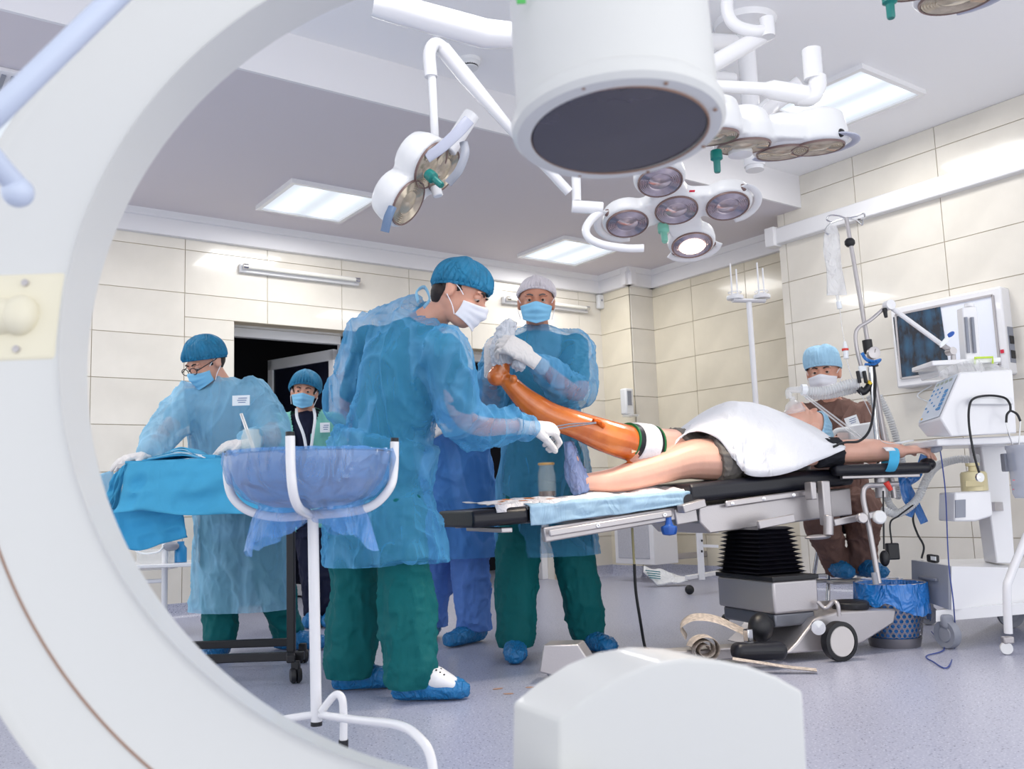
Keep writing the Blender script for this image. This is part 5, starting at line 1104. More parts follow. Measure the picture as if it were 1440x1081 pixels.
def liner(a, b):
    g = 2 * math.pi * a; n1 = noise(np.array([[math.cos(g) * 2.5, math.sin(g) * 2.5, b * 3]]))[0]; n2 = noise(np.array([[math.cos(g) * 12, math.sin(g) * 12, b * 2]]))[0]
    hang = .11 + .05 * n1 + .07 * max(0, math.cos(g + .6)) ** 4
    if b < .5: z = h_ + .008 - (.5 - b) * 2 * (h_ - .03); r_ = (r1 - .006) - (.5 - b) * 2 * .04
    else: z = h_ + .008 - (b - .5) * 2 * hang; r_ = r1 + .008 + .012 * (b - .5)
    return c_ + (RG * math.cos(g) + NV * math.sin(g)) * (r_ + .004 * n2 * (b > .45)) + UP * (z + .003 * n2)
o = mk('bin_liner', MB().grid(liner, 90, 30, closeu=True), M_bagd, ang=80); tag(o, 'deep blue bin bag folded over the rim of the perforated waste bin', 'bin bag')

# ================================================================ drip poles
t = thing('iv_pole', 'leaning steel drip pole with four hooks clamped to the table head', 'IV pole', hp(1240, 690, 4.45))
pt, pb_ = hp(1190, 306, 4.5), hp(1258, 700, 4.45)
mk('pole', MB().tube([pt, hp(1221, 486, 4.48)], .0105, n=14).tube([hp(1221, 486, 4.48), pb_], .014, n=14), M_steel, t)
for k, pp in enumerate(([(1190, 307), (1176, 311), (1166, 316), (1160, 325), (1166, 330)], [(1190, 307), (1178, 303), (1166, 303), (1163, 309), (1170, 312)], [(1190, 307), (1204, 304), (1214, 300), (1216, 306), (1210, 308)], [(1190, 307), (1203, 309), (1212, 316), (1213, 310), (1206, 308)])):
    mk('hook', MB().tube(curve([hp(u_, v_, 4.5 + (.03 if k % 2 else -.03) * i / 4) for i, (u_, v_) in enumerate(pp)]), .004, n=8), M_chrome, t)
mk('collar', MB().lathe([(.016, -.02), (.025, -.008), (.025, .008), (.016, .02)], hp(1195, 341, 4.5), UP, n=18), M_black, t)
mk('joint_sleeve', MB().tube([hp(1219, 478, 4.48), hp(1222, 497, 4.48)], .023, n=18), M_black, t)
mk('joint_sleeve', MB().tube([hp(1227, 507, 4.46), hp(1229, 516, 4.46)], .022, n=18), M_black, t)
mk('thin_rod', MB().tube([hp(1224, 516, 4.42), hp(1240, 690, 4.4)], .013, n=14), M_chrome, t)
t = thing('pressure_gauge', 'small round white gauge tied with blue tape to the drip pole', 'gauge', hp(1229, 505, 4.42))
gN = dirv(.1, -1, 0); gp = hp(1229, 496, 4.42)
mk('gauge_case', MB().lathe([(0, -.02), (.028, -.02), (.03, 0), (.03, .006), (.026, .007)], gp, gN, n=32), M_steel, t)
mk('dial', MB().lathe([(.026, .004), (0, .005)], gp, gN, n=32, cap=False), M_badge, t)
mk('needle', bar(MB(), gp + gN * .007, gp + gN * .007 + UP * .018 + RG * .006, .002, .002), M_black, t)
o = mk('blue_tie', MB().tube(curve([hp(1212, 496, 4.4), hp(1218, 505, 4.39), hp(1228, 508, 4.39), hp(1238, 506, 4.39), hp(1230, 512, 4.4), hp(1216, 512, 4.4)]), (.008, .003), n=8), M_bagd, t)
mk('rubber_hose', MB().tube(curve([hp(1229, 514, 4.42), hp(1231, 540, 4.4), hp(1228, 580, 4.36), hp(1222, 606, 4.32), hp(1208, 620, 4.3), hp(1188, 622, 4.3), hp(1172, 628, 4.28)]), .006, n=10), M_black, t)
t = thing('infusion_bag', 'nearly empty clear drip bag hanging from the leaning steel pole', 'infusion bag', hp(1175, 415, 4.5))
def bagp(a, b):
    u_ = np.interp(b, [0, .15, .4, .7, 1], [1170, 1169, 1170, 1174, 1177]); w_ = np.interp(b, [0, .12, .3, .6, 1], [6, 11, 12, 11, 14]); v_ = 318 + b * 97
    th = a * 2 * math.pi; p = hp(u_ + w_ * math.cos(th), v_, 4.5); n1 = noise(np.array([[a * 6, b * 5, 0.]]))[0]
    return p + NV * (.016 * math.sin(th) * math.sin(math.pi * min(1, .12 + b * .85)) + .006 * n1)
mk('bag_film', MB().grid(bagp, 28, 24, closeu=True), mat('clear_film', (240, 240, 242), rough=.12, alpha=.55, wr=(1, 30), spec=.8), t, ang=80)
mk('bag_port', MB().tube([hp(1177, 414, 4.5), hp(1179, 424, 4.5)], .008), M_clear, t)
mk('drip_chamber', MB().tube([hp(1179, 424, 4.5), hp(1181, 434, 4.5)], .012), M_badge, t)
mk('tube', MB().tube(curve([hp(1181, 434, 4.5), hp(1184, 460, 4.48), hp(1188, 482, 4.46)]), .002, n=6), M_clear, t)
mk('drip_filter', MB().tube([hp(1188, 480, 4.46), hp(1189, 490, 4.46), hp(1190, 504, 4.46)], [.006, .013, .012], n=14), M_badge, t)
mk('red_ring', MB().tube([hp(1188.4, 490, 4.46), hp(1188.6, 493, 4.46)], .016, n=18), mat('red_plastic', (214, 60, 50), rough=.4), t)
mk('tube', MB().tube(curve([hp(1190, 504, 4.46), hp(1198, 530, 4.44), hp(1214, 560, 4.4), hp(1228, 590, 4.36), hp(1240, 620, 4.32), hp(1268, 624, 4.25)]), .0025, n=6), M_clear, t)
t = thing('rack_stand', 'white stand with a four-pronged bottle rack behind the patient', 'infusion stand', drop(hp(1063, 560, 5.1), 0))
Lr = 5.1; rk = hp(1053, 424, Lr)
mk('pole', MB().tube([rk, drop(hp(1063, 560, Lr), .04)], .0155, n=16), M_enam, t)
mk('crossbar', MB().tube([rk + RG * -.09 + UP * .01, rk + RG * .09 + UP * .0], (.03, .011), n=12, ref=NV), M_enam, t)
for sx in (-1, 1):
    c2 = rk + RG * sx * .075 + UP * (.025 - .01 * sx * 0)
    mk('bottle_holder', MB().lathe([(.02, -.01), (.045, -.01), (.048, 0), (.045, .01), (.02, .01)], c2, UP, n=24), M_enam, t)
    for k, an in enumerate((50, 230)):
        q = c2 + RG * .034 * math.cos(R(an)) + NV * .034 * math.sin(R(an)); mk('prong', MB().tube([q, q + UP * (.17 + .02 * k)], .0045, n=8), M_enam, t)
    mk('wire_loop', MB().tube([c2 + UP * .03 + (RG * math.cos(a) + NV * math.sin(a)) * .036 for a in np.linspace(0, 6.283, 19)[:-1]], .003, n=6, closed=True), M_enam, t)
for an in (20, 140, 260):
    d_ = RG * math.cos(R(an)) + NV * math.sin(R(an)); b_ = drop(hp(1063, 560, Lr), .06)
    mk('foot', MB().tube([b_, b_ + d_ * .26 - UP * .03], .012), M_enam, t); mk('caster', MB().ell(b_ + d_ * .27 - UP * .035, (.022, .022, .025)), M_black, t)

# ================================================================ breathing circuit
def corr(pts, r, name, par, m_=None, n_=8):
    c = curve(pts, n_); L_ = [0]
    for a, b in zip(c[:-1], c[1:]): L_.append(L_[-1] + np.linalg.norm(b - a))
    k = int(L_[-1] / .006); P_ = [np.array([np.interp(L_[-1] * i / k, L_, [q[j] for q in c]) for j in range(3)]) for i in range(k + 1)]
    return mk(name, MB().tube(P_, [r * (1.0 if i % 2 else .8) for i in range(k + 1)], n=14), m_ or M_corr, par, ang=20)
M_corr = mat('corrugated_hose', (226, 228, 230), rough=.25, alpha=.8, spec=.7)
t = thing('breathing_circuit', 'clear breathing mask with corrugated hoses held over the patient\'s face', 'breathing circuit', hp(1115, 590, 4.5))
mp = hp(1118, 580, 4.5)
mk('mask_cushion', MB().lathe([(.05, 0), (.054, .012), (.046, .02)], mp - UP * .0, dirv(-.15, -.1, 1), n=28, cap=False), M_clear, t)
mk('mask_dome', MB().lathe([(.047, .018), (.04, .04), (.024, .055), (.015, .06), (.014, .08)], mp, dirv(-.15, -.1, 1), n=28, cap=False), M_clear, t)
mk('mask_elbow', MB().tube(curve([hp(1110, 560, 4.48), hp(1109, 550, 4.48), hp(1115, 548, 4.47), hp(1128, 548, 4.46)]), .016, n=14), M_clear, t)
mk('hose_collar', MB().tube([hp(1127, 548, 4.46), hp(1134, 548, 4.46)], .027, n=18), M_badge, t)
corr([hp(1133, 550, 4.46), hp(1160, 550, 4.45), hp(1190, 541, 4.43), hp(1208, 539, 4.42)], .026, 'hose', t)
corr([hp(1133, 556, 4.5), hp(1160, 556, 4.5), hp(1190, 550, 4.5), hp(1210, 545, 4.48)], .022, 'hose', t)
mk('black_connector', MB().tube(curve([hp(1208, 546, 4.42), hp(1213, 551, 4.42), hp(1219, 547, 4.42), hp(1224, 539, 4.42)]), .017, n=12), M_black, t)
mk('yellow_ring', MB().tube([hp(1221, 541, 4.42), hp(1224, 538, 4.42)], .0175, n=14), mat('yellow_ring', (235, 200, 40), rough=.4), t)
corr([hp(1222, 556, 4.55), hp(1234, 580, 4.55), hp(1244, 612, 4.55), hp(1250, 650, 4.5), hp(1248, 700, 4.5), hp(1262, 722, 4.5)], .018, 'hose', t)
corr([hp(1236, 556, 4.6), hp(1250, 585, 4.6), hp(1260, 615, 4.6), hp(1270, 660, 4.6), hp(1262, 700, 4.55)], .018, 'hose', t)
corr([hp(1240, 716, 4.4), hp(1262, 722, 4.4), hp(1288, 704, 4.42), hp(1304, 672, 4.45), hp(1318, 655, 4.5), hp(1345, 646, 4.52), hp(1372, 646, 4.5)], .02, 'hose', t)
for i, (a0, a1) in enumerate((((1130, 556), (1226, 632)), ((1134, 556), (1230, 628)))):
    mk('thin_tube', MB().tube([hp(*a0, 4.42), hp(*a1, 4.36)], .004, n=8), M_clear, t)
# articulated tube holder
t = thing('hose_holder', 'white jointed arm reaching from the drip pole over the light box', 'holder arm', hp(1215, 540, 4.44))
mk('bent_rod', MB().tube(curve([hp(1214, 525, 4.44), hp(1206, 496, 4.44), hp(1203, 472, 4.44), hp(1208, 460, 4.44), hp(1224, 450, 4.44), hp(1246, 431, 4.44)]), .009, n=12), M_steel, t)
mk('jointed_rod', MB().tube([hp(1250, 430, 4.44), hp(1328, 487, 4.3)], .0115, n=14), M_enam, t)
mk('pivot', MB().lathe([(0, -.022), (.024, -.02), (.024, .02), (0, .022)], hp(1250, 429, 4.43), dirv(.2, -1, 0), n=22), M_enam, t)
mk('pivot', MB().lathe([(0, -.02), (.018, -.02), (.018, .02), (0, .02)], hp(1337, 494, 4.28), dirv(.2, -1, 0), n=22), M_steel, t)
mk('short_link', MB().tube([hp(1326, 486, 4.3), hp(1340, 494, 4.28), hp(1341, 510, 4.28)], .012), M_steel, t)
mk('lock_handle', MB().tube([hp(1244, 434, 4.43), hp(1246, 446, 4.42)], [.012, .008], n=10), M_black, t)
mk('clamp', MB().box(hp(1213, 523, 4.42), (.035, .02, .06), X=RG, Y=NV), M_badge, t, bevel=.004)
for u_ in (1206, 1215): mk('clamp_jaw', MB().tube([hp(u_, 522, 4.4), hp(u_ + 3, 538, 4.39)], .009), M_black, t)
o = mk('blue_clip', bar(bar(MB(), hp(1322, 486, 4.24), hp(1338, 468, 4.24), .01, .014), hp(1322, 488, 4.24), hp(1334, 478, 4.24), .01, .01), M_badge, bevel=.003); tag(o, 'white clothes-peg clip with blue tips on the jointed arm', 'clip')
mk('clip_tip', MB().ell(hp(1337, 470, 4.235), (.018, .012, .009), X=dirv(.7, 0, .7), Z=dirv(-.7, 0, .7)), M_blueb, o)
# X-ray viewing box on the right wall
xb = XF - .11; a = ox(1252, 440, xb); b = ox(1420, 530, xb); c2 = ox(1409, 398, xb)
y0, y1 = b[1], a[1]; z0, z1 = 1.33, 1.99
z0 = (ox(1262, 545, xb)[2] + ox(1421, 526, xb)[2]) / 2; z1 = (ox(1249, 437, xb)[2] + ox(1409, 398, xb)[2]) / 2
t = thing('light_box', 'white wall light box for X-ray films on the right tiled wall', 'light box', (XF, (y0 + y1) / 2, z0))
mk('box_case', MB().box((XF - .055, (y0 + y1) / 2, (z0 + z1) / 2), (.11, y1 - y0, z1 - z0)), M_enam, t, bevel=.012)
fy0, fy1, fz0, fz1 = y0 + .05, y1 - .04, z0 + .06, z1 - .05
fr_ = MB()
for (yy, zz2, sy, sz) in (((fy0 + fy1) / 2, fz0, fy1 - fy0, .014), ((fy0 + fy1) / 2, fz1, fy1 - fy0, .014), (fy0, (fz0 + fz1) / 2, .014, fz1 - fz0), (fy1, (fz0 + fz1) / 2, .014, fz1 - fz0)): fr_.box((xb - .004, yy, zz2), (.012, sy, sz))
mk('inner_frame', fr_, M_steel, t, smooth=False)
mk('lit_screen', MB().box((xb - .001, (fy0 + fy1) / 2, (fz0 + fz1) / 2), (.004, fy1 - fy0, fz1 - fz0)), mat('screen_glow', (226, 230, 242), rough=.4, emit=.12), t, smooth=False)
M_film = mat('xray_film', (14, 20, 36), rough=.25)
def film_nodes():
    nt = M_film.node_tree; b = nt.nodes['Principled BSDF']; tc = nt.nodes.new('ShaderNodeTexCoord'); mp_ = nt.nodes.new('ShaderNodeMapping'); mp_.inputs['Scale'].default_value = (1, 11, 5.5)
    v = nt.nodes.new('ShaderNodeTexVoronoi'); v.inputs['Scale'].default_value = 1; v.inputs['Randomness'].default_value = .35; r_ = nt.nodes.new('ShaderNodeValToRGB'); n = nt.nodes.new('ShaderNodeTexNoise'); n.inputs['Scale'].default_value = 3.5; n.inputs['Detail'].default_value = 5
    r_.color_ramp.elements[0].position = .0; r_.color_ramp.elements[0].color = (.02, .1, .2, 1); r_.color_ramp.elements[1].position = .3; r_.color_ramp.elements[1].color = (.004, .008, .02, 1)
    ad = nt.nodes.new('ShaderNodeMath'); ad.operation = 'MULTIPLY'
    nt.links.new(tc.outputs['Object'], mp_.inputs[0]); nt.links.new(mp_.outputs[0], v.inputs['Vector']); nt.links.new(mp_.outputs[0], n.inputs['Vector']); nt.links.new(v.outputs['Distance'], ad.inputs[0]); nt.links.new(n.outputs['Fac'], ad.inputs[1])
    nt.links.new(ad.outputs[0], r_.inputs[0]); nt.links.new(r_.outputs[0], b.inputs['Base Color'])
film_nodes()
o = mk('xray_film', MB().prism([ox(1256, 446, xb - .006), ox(1322, 429, xb - .006), ox(1335, 519, xb - .006), ox(1266, 532, xb - .006)], A(-.002, 0, 0)), M_film, smooth=False); tag(o, 'dark X-ray film clipped on the left half of the light box', 'X-ray film')
for k, (dz_, c) in enumerate(((.0, M_black), (.09, M_black))):
    mk('switch', MB().box((XF - .05, y0 - .004, (z0 + z1) / 2 - .06 - dz_), (.05, .012, .05)), c, t, bevel=.003)
mk('switch_panel', MB().box((XF - .05, y0 - .002, (z0 + z1) / 2 - .09), (.06, .006, .22)), M_grey, t)
mk('power_cord', MB().tube(curve([(XF - .03, y1 - .2, z0), ox(1290, 556, XF - .02), ox(1310, 568, XF - .02), ox(1330, 590, XF - .02)]), .004, n=8), M_badge, t)
mk('warning_mark', MB().box((xb - .003, y0 + .028, z0 + .14), (.004, .02, .022)), mat('red_label', (215, 40, 70)), t)

# ================================================================ ventilator cart at the right
t = thing('ventilator', 'white ventilator with a sloping control panel on the wheeled cart', 'ventilator', hp(1370, 612, 4.15))
Lv = 4.05; bk = NV * .3 + RG * .1
side = [(1350, 523), (1424, 520), (1430, 609), (1338, 614), (1322, 588)]
S_ = [hp(u_, v_, Lv) for u_, v_ in side]
FrP = [hp(1318, 537, Lv + .2), hp(1350, 523, Lv), hp(1322, 588, Lv), hp(1290, 598, Lv + .2)]; b1 = hp(1303, 614, Lv + .2)
top_b = hp(1395, 514, Lv + .35); 
V = S_ + [FrP[0], FrP[3], b1, hp(1400, 512, Lv + .2), hp(1410, 608, Lv + .2)]
F = [(0, 1, 2, 3, 4), (0, 4, 6, 5), (4, 3, 7, 6), (0, 5, 8, 1), (5, 6, 7, 9, 8), (1, 8, 9, 2), (2, 9, 7, 3)]
mk('ventilator_case', MB().add(V, F), M_enam, t, bevel=.006, smooth=True, ang=20)
pn = nrm(np.cross(V[4] - V[0], V[5] - V[0])); pn = pn if pn @ NV < 0 else -pn
def pq(a, b, o_=.003): p = V[5] * (1 - a) * (1 - b) + V[0] * a * (1 - b) + V[6] * (1 - a) * b + V[4] * a * b; return p + pn * o_
mk('control_panel', MB().prism([pq(.06, .04), pq(.94, .04), pq(.94, .96), pq(.06, .96)], pn * .002), mat('panel_pale', (205, 214, 226), rough=.4), t, smooth=False)
M_pb = mat('panel_blue', (60, 140, 200), rough=.4); xd = nrm(V[0] - V[5]); yd = nrm(V[6] - V[5])
for i in range(4):
    mk('display', MB().box(pq(.2 + .19 * i, .13, .006), (.022, .012, .003), X=xd, Y=yd, Z=pn), mat('display_grey', (165, 175, 160), rough=.3), t, smooth=False)
for j in range(6):
    for i in range(4):
        if i == 3 and j < 5: mk('key_block', MB().box(pq(.78, .38 + .095 * j, .006), (.026, .016, .003), X=xd, Y=yd, Z=pn), M_pb, t, smooth=False)
        elif (i + j) % 2 == 0 or j < 2: mk('key', MB().box(pq(.14 + .18 * i, .26 + .1 * j, .006), (.01, .008, .003), X=xd, Y=yd, Z=pn), M_pb, t, smooth=False)
mk('amber_key', MB().box(pq(.16, .9, .006), (.01, .008, .003), X=xd, Y=yd, Z=pn), mat('amber', (235, 180, 50)), t, smooth=False)
mk('rail', bar(MB(), hp(1364, 564, Lv - .02), hp(1423, 564, Lv - .02), .02, .03), M_plast, t, bevel=.004)
t = thing('equipment_cart', 'tall white wheeled equipment cart with a grey drawer at the right edge', 'cart', oz(1380, 905))
mk('tray', MB().prism([hp(1318, 617, 4.1), hp(1440, 612, 4.1), hp(1470, 612, 4.1), hp(1470, 622, 4.1), hp(1318, 627, 4.1)], NV * .35), M_enam, t, bevel=.006)
mk('mast', MB().prism([hp(1378, 622, 4.35), hp(1416, 620, 4.35), hp(1428, 792, 4.35), hp(1402, 792, 4.35)], NV * .12), M_enam, t, bevel=.006)
dl = [hp(1285, 787, 4.42), hp(1337, 795, 4.18), hp(1338, 857, 4.18), hp(1286, 838, 4.42)]
mk('drawer_cabinet', MB().add([hp(1338, 796, 4.18), hp(1338, 857, 4.18), dl[3], dl[0], hp(1500, 800, 4.4), hp(1500, 850, 4.4), hp(1440, 836, 4.8), hp(1440, 784, 4.8)], [(0, 1, 2, 3), (0, 4, 5, 1), (0, 3, 7, 4), (1, 5, 6, 2), (4, 7, 6, 5), (3, 2, 6, 7)]), M_enam, t, ang=20)
dn = nrm(np.cross(dl[1] - dl[0], UP)); dn = dn if dn @ NV < 0 else -dn
dw = mk('drawer', MB().prism([dl[0] + dn * .002, dl[1] + dn * .002, dl[2] + dn * .002, dl[3] + dn * .002], dn * .012), M_grey, t, bevel=.002)
cm = (dl[0] + dl[1] + dl[2] + dl[3]) / 4; dd = nrm(dl[1] - dl[0])
mk('drawer_handle', MB().box(cm + dn * .02 + UP * .02, (.12, .016, .014), X=dd, Y=dn), mat('mid_grey', (120, 124, 138), rough=.4), dw, bevel=.004)
mk('base_plate', MB().add([hp(1316, 858, 4.2), hp(1316, 874, 4.2), hp(1480, 860, 4.2), hp(1480, 844, 4.2), hp(1400, 836, 5.0), hp(1400, 846, 5.0), hp(1520, 840, 5.0), hp(1520, 830, 5.0)], [(0, 1, 2, 3), (4, 7, 6, 5), (0, 3, 7, 4), (1, 5, 6, 2), (0, 4, 5, 1), (3, 2, 6, 7)]), M_enam, t, ang=20)
for k, (u_, v_, L_, r_) in enumerate(((1332, 888, 4.2, .062), (1421, 868, 4.75, .06), (1303, 842, 4.95, .05))):
    c_ = drop(hp(u_, v_, L_), r_); ax_ = dirv(.93, .36, 0) if k == 0 else dirv(.25, 1, 0)
    mk('caster_wheel', MB().lathe([(0, -.02), (r_ * .5, -.02), (r_ * .55, -.015), (r_ * .95, -.02), (r_, -.012), (r_, .012), (r_ * .95, .02), (r_ * .5, .015), (0, .02)], c_, ax_, n=32), M_grey, t)
    mk('caster_hood', MB().box(c_ + UP * r_ * .9, (.05, .06, .06), X=RG, Y=NV), M_grey, t, bevel=.012)
o = mk('roll_of_tape', bar(MB(), hp(1306, 784, 4.35), hp(1318, 786, 4.3), .03, .035), M_black, bevel=.006); tag(o, 'small dark roll of tape standing on the drawer cabinet', 'tape')
mk('tape_label', bar(MB(), hp(1307, 784, 4.33), hp(1316, 785.5, 4.28), .003, .018), M_badge, o)
# things on and around the ventilator
t = thing('storage_box', 'clear plastic box with a lime green latch on top of the ventilator', 'box', hp(1360, 522, 4.2))
bx0, bx1 = hp(1312, 512, 4.15), hp(1407, 506, 4.15); zb_ = hp(1350, 524, 4.15)[2]
mk('box_body', MB().prism([hp(1316, 512, 4.15), hp(1402, 508, 4.15), hp(1398, 522, 4.15), hp(1322, 528, 4.15)], NV * .2), M_clear, t, bevel=.006)
mk('box_lid', MB().prism([hp(1311, 507, 4.14), hp(1408, 502, 4.14), hp(1408, 509, 4.14), hp(1311, 514, 4.14)], NV * .22), M_enam, t, bevel=.004)
mk('latch', MB().tube([hp(1371, 512, 4.13), hp(1371, 503, 4.13), hp(1396, 502, 4.13), hp(1396, 511, 4.13)], .005, n=8), mat('lime', (200, 230, 70), rough=.4), t)
o = mk('plastic_bag', MB().grid(lambda a, b: hp(1325 + 75 * a, 530 - 22 * b * math.sin(math.pi * a) ** .5, 4.1) + NV * (.05 * math.sin(7 * a + b)), 20, 10), mat('clear_film', (240, 240, 242)), ang=80); tag(o, 'crumpled clear bag tucked round the storage box', 'plastic bag')
t = thing('flow_meter', 'upright white flow meter column with two grey tubes behind the box', 'flow meter', hp(1368, 505, 4.4))
mk('meter_body', MB().prism([hp(1353, 432, 4.35), hp(1374, 430, 4.35), hp(1380, 512, 4.35), hp(1359, 512, 4.35)], NV * .06), M_enam, t, bevel=.006)
mk('meter_cap', MB().tube([hp(1363, 432, 4.38), hp(1363, 427, 4.38)], .022, n=18), M_enam, t)
for u_ in (1358, 1367): mk('meter_tube', MB().tube([hp(u_, 446, 4.34), hp(u_ + 4, 496, 4.34)], .008, n=10), M_grey, t)
t = thing('stethoscope', 'black stethoscope hanging over the rail on the ventilator side', 'stethoscope', hp(1380, 620, 4.0))
mk('tubing', MB().tube(curve([hp(1378, 668, 4.0), hp(1370, 640, 4.0), hp(1363, 600, 4.0), hp(1363, 572, 3.99), hp(1370, 560, 4.0), hp(1390, 556, 4.02), hp(1412, 559, 4.0), hp(1420, 568, 3.98), hp(1421, 577, 3.98)]), .005, n=10), M_black, t)
for q in (((1421, 577), (1416, 583), (1415, 594)), ((1421, 577), (1430, 582), (1435, 592))): mk('tubing', MB().tube(curve([hp(u_, v_, 3.98) for u_, v_ in q]), .005, n=10), M_black, t)
for q in (((1415, 594), (1418, 608), (1424, 625)), ((1435, 592), (1434, 608), (1433, 625))): mk('ear_tube', MB().tube(curve([hp(u_, v_, 3.98) for u_, v_ in q]), .003, n=8), M_chrome, t)
mk('chest_piece', MB().lathe([(0, -.01), (.018, -.008), (.02, .004), (0, .006)], hp(1378, 671, 3.99), dirv(.3, -1, 0), n=24), M_chrome, t)
t = thing('humidifier', 'white humidifier unit with an amber jar under the cart tray', 'humidifier', hp(1368, 730, 4.3))
mk('unit_case', MB().prism([hp(1343, 692, 4.15), hp(1394, 690, 4.15), hp(1397, 725, 4.15), hp(1372, 733, 4.15), hp(1342, 733, 4.15)], NV * .16), M_enam, t, bevel=.008)
mk('display', MB().prism([hp(1344, 703, 4.145), hp(1358, 702, 4.145), hp(1358, 727, 4.145), hp(1344, 728, 4.145)], NV * .01), M_grey, t)
jb = hp(1371, 690, 4.22)
mk('amber_jar', MB().lathe([(0, 0), (.056, 0), (.056, .075), (.05, .085), (.02, .09), (.018, .11), (.03, .112), (.03, .125), (0, .126)], jb, UP, n=30), mat('amber_plastic', (224, 212, 168), rough=.3), t)
mk('jar_label', MB().prism([hp(1358, 676, 4.155), hp(1384, 675, 4.155), hp(1384, 683, 4.155), hp(1358, 684, 4.155)], NV * .004), mat('jar_label', (205, 192, 150), rough=.6), t)
mk('outlet', MB().tube([hp(1372, 664, 4.22), hp(1372, 642, 4.3)], .018), M_clear, t)
mk('support_arm', bar(MB(), hp(1394, 712, 4.25), hp(1410, 712, 4.4), .03, .04), M_steel, t)
t = thing('suction_canister', 'clear suction canister hanging at the right picture edge', 'canister', hp(1442, 705, 4.1))
mk('canister_body', MB().lathe([(.0, 0), (.045, 0), (.055, .02), (.062, .21), (.066, .215), (.066, .23), (0, .24)], hp(1444, 700, 4.1), UP, n=32), mat('grey_clear', (190, 196, 212), rough=.15, alpha=.6), t)
mk('graduations', bar(MB(), hp(1424, 675, 4.06), hp(1427, 675, 4.06), .002, .003).box(hp(1425, 688, 4.06), (.01, .002, .003)), mat('red_label', (215, 40, 70)), t)
mk('wall_clip', MB().box(hp(1418, 650, 4.15), (.05, .04, .08), X=RG, Y=NV), M_grey, t, bevel=.005)
t = thing('side_trolley', 'white tubular trolley leg with a small caster at the right edge', 'trolley', oz(1415, 908))
mk('leg', MB().tube(curve([hp(1450, 740, 3.95), hp(1436, 772, 3.95), hp(1420, 812, 3.95), hp(1416, 830, 3.95), hp(1418, 890, 3.97)]), .017, n=14), M_enam, t)
mk('caster_wheel', MB().lathe([(0, -.012), (.024, -.012), (.026, 0), (.024, .012), (0, .012)], drop(hp(1414, 900, 4.0), .027), dirv(.3, 1, 0), n=24), M_plast, t)
mk('caster_fork', MB().box(drop(hp(1416, 890, 4.0), .06), (.045, .03, .03), X=RG, Y=NV), M_steel, t, bevel=.006)
# monitor box by the anaesthetist
t = thing('white_monitor', 'small white equipment case in front of the person in brown', 'monitor', hp(1215, 628, 4.85))
mk('case', MB().prism([hp(1192, 600, 4.85), hp(1200, 597, 4.85), hp(1232, 592, 4.85), hp(1242, 628, 4.85), hp(1196, 630, 4.85)], NV * .18), M_plast, t, bevel=.01)
mk('case_handle', MB().tube(curve([hp(1170, 612, 4.8), hp(1178, 605, 4.8), hp(1194, 604, 4.84)]), .013, n=12), M_plast, t)
# blue ribbons, red clamp, gauze clutter by the hose
o = mk('blue_ribbon', MB().tube(curve([hp(1300, 640, 4.5), hp(1290, 668, 4.5), hp(1276, 680, 4.5), hp(1284, 700, 4.5), hp(1300, 735, 4.5)]), (.02, .003), n=8, ref=RG), M_bagd); tag(o, 'blue plastic ribbon dangling under the arm board', 'ribbon')
o = mk('blue_ribbon', MB().tube(curve([hp(1268, 670, 4.46), hp(1274, 700, 4.46), hp(1282, 712, 4.46), hp(1278, 726, 4.46)]), (.018, .003), n=8, ref=RG), M_bagd); tag(o, 'second blue plastic ribbon left of the other, by the corrugated hose', 'ribbon')
o = mk('red_clip', MB().tube([hp(1246, 678, 4.2), hp(1253, 689, 4.2)], [.014, .01], n=10), mat('red_plastic', (214, 60, 50))); tag(o, 'small red clip beside the rod socket under the arm board', 'clip')
o = mk('blood_pressure_bulb', MB().ell(hp(1244, 785, 4.25), (.022, .022, .036)).tube([hp(1242, 690, 4.28), hp(1243, 772, 4.25)], .004, n=8), M_black); tag(o, 'black rubber pressure bulb hanging on its tube over the waste bin', 'bulb')
t = thing('power_adapter', 'black power adapter dangling on a cord beside the rubber bulb', 'adapter', hp(1256, 786, 4.35))
mk('adapter_block', MB().box(hp(1255, 775, 4.35), (.055, .035, .075), X=RG, Y=NV), M_black, t, bevel=.006)
mk('cord', MB().tube(curve([hp(1254, 764, 4.35), hp(1252, 735, 4.35), hp(1264, 725, 4.35), hp(1284, 710, 4.4)]), .004, n=8), M_black, t)
o = mk('black_cable', MB().tube(curve([hp(1288, 708, 4.5), hp(1284, 730, 4.5), hp(1290, 750, 4.5), hp(1299, 768, 4.5), hp(1296, 785, 4.5)]), .005, n=8), M_black); tag(o, 'black cable hanging towards the drawer cabinet', 'cable')
# stool
t = thing('stool', 'chrome stool with a round foot ring under the person in brown', 'stool', oz(1190, 862))
cs = drop(hp(1186, 800, 5.42), 0); zs = J6 = hp(1180, 722, 5.4)[2]
mk('seat', MB().lathe([(0, 0), (.17, 0), (.18, .015), (.18, .035), (.16, .045), (0, .045)], drop(cs, zs - .11), UP, n=36), M_navy, t)
for an in (45, 135, 225, 315):
    d_ = RG * math.cos(R(an)) + NV * math.sin(R(an)); mk('leg', MB().tube([drop(cs, zs - .1) + d_ * .12, cs + d_ * .24], .012, n=12), M_chrome, t)
fz_ = zf - .055
mk('foot_ring', MB().box(drop(cs, fz_) - NV * .2, (.46, .02, .02), X=RG, Y=NV), M_chrome, t, bevel=.004)
mk('foot_ring', MB().box(drop(cs, fz_) + NV * .17, (.4, .02, .02), X=RG, Y=NV), M_chrome, t, bevel=.004)
for sx in (-1, 1): mk('foot_ring', MB().box(drop(cs, fz_) + RG * sx * .19, (.02, .38, .02), X=RG, Y=NV), M_chrome, t, bevel=.004)
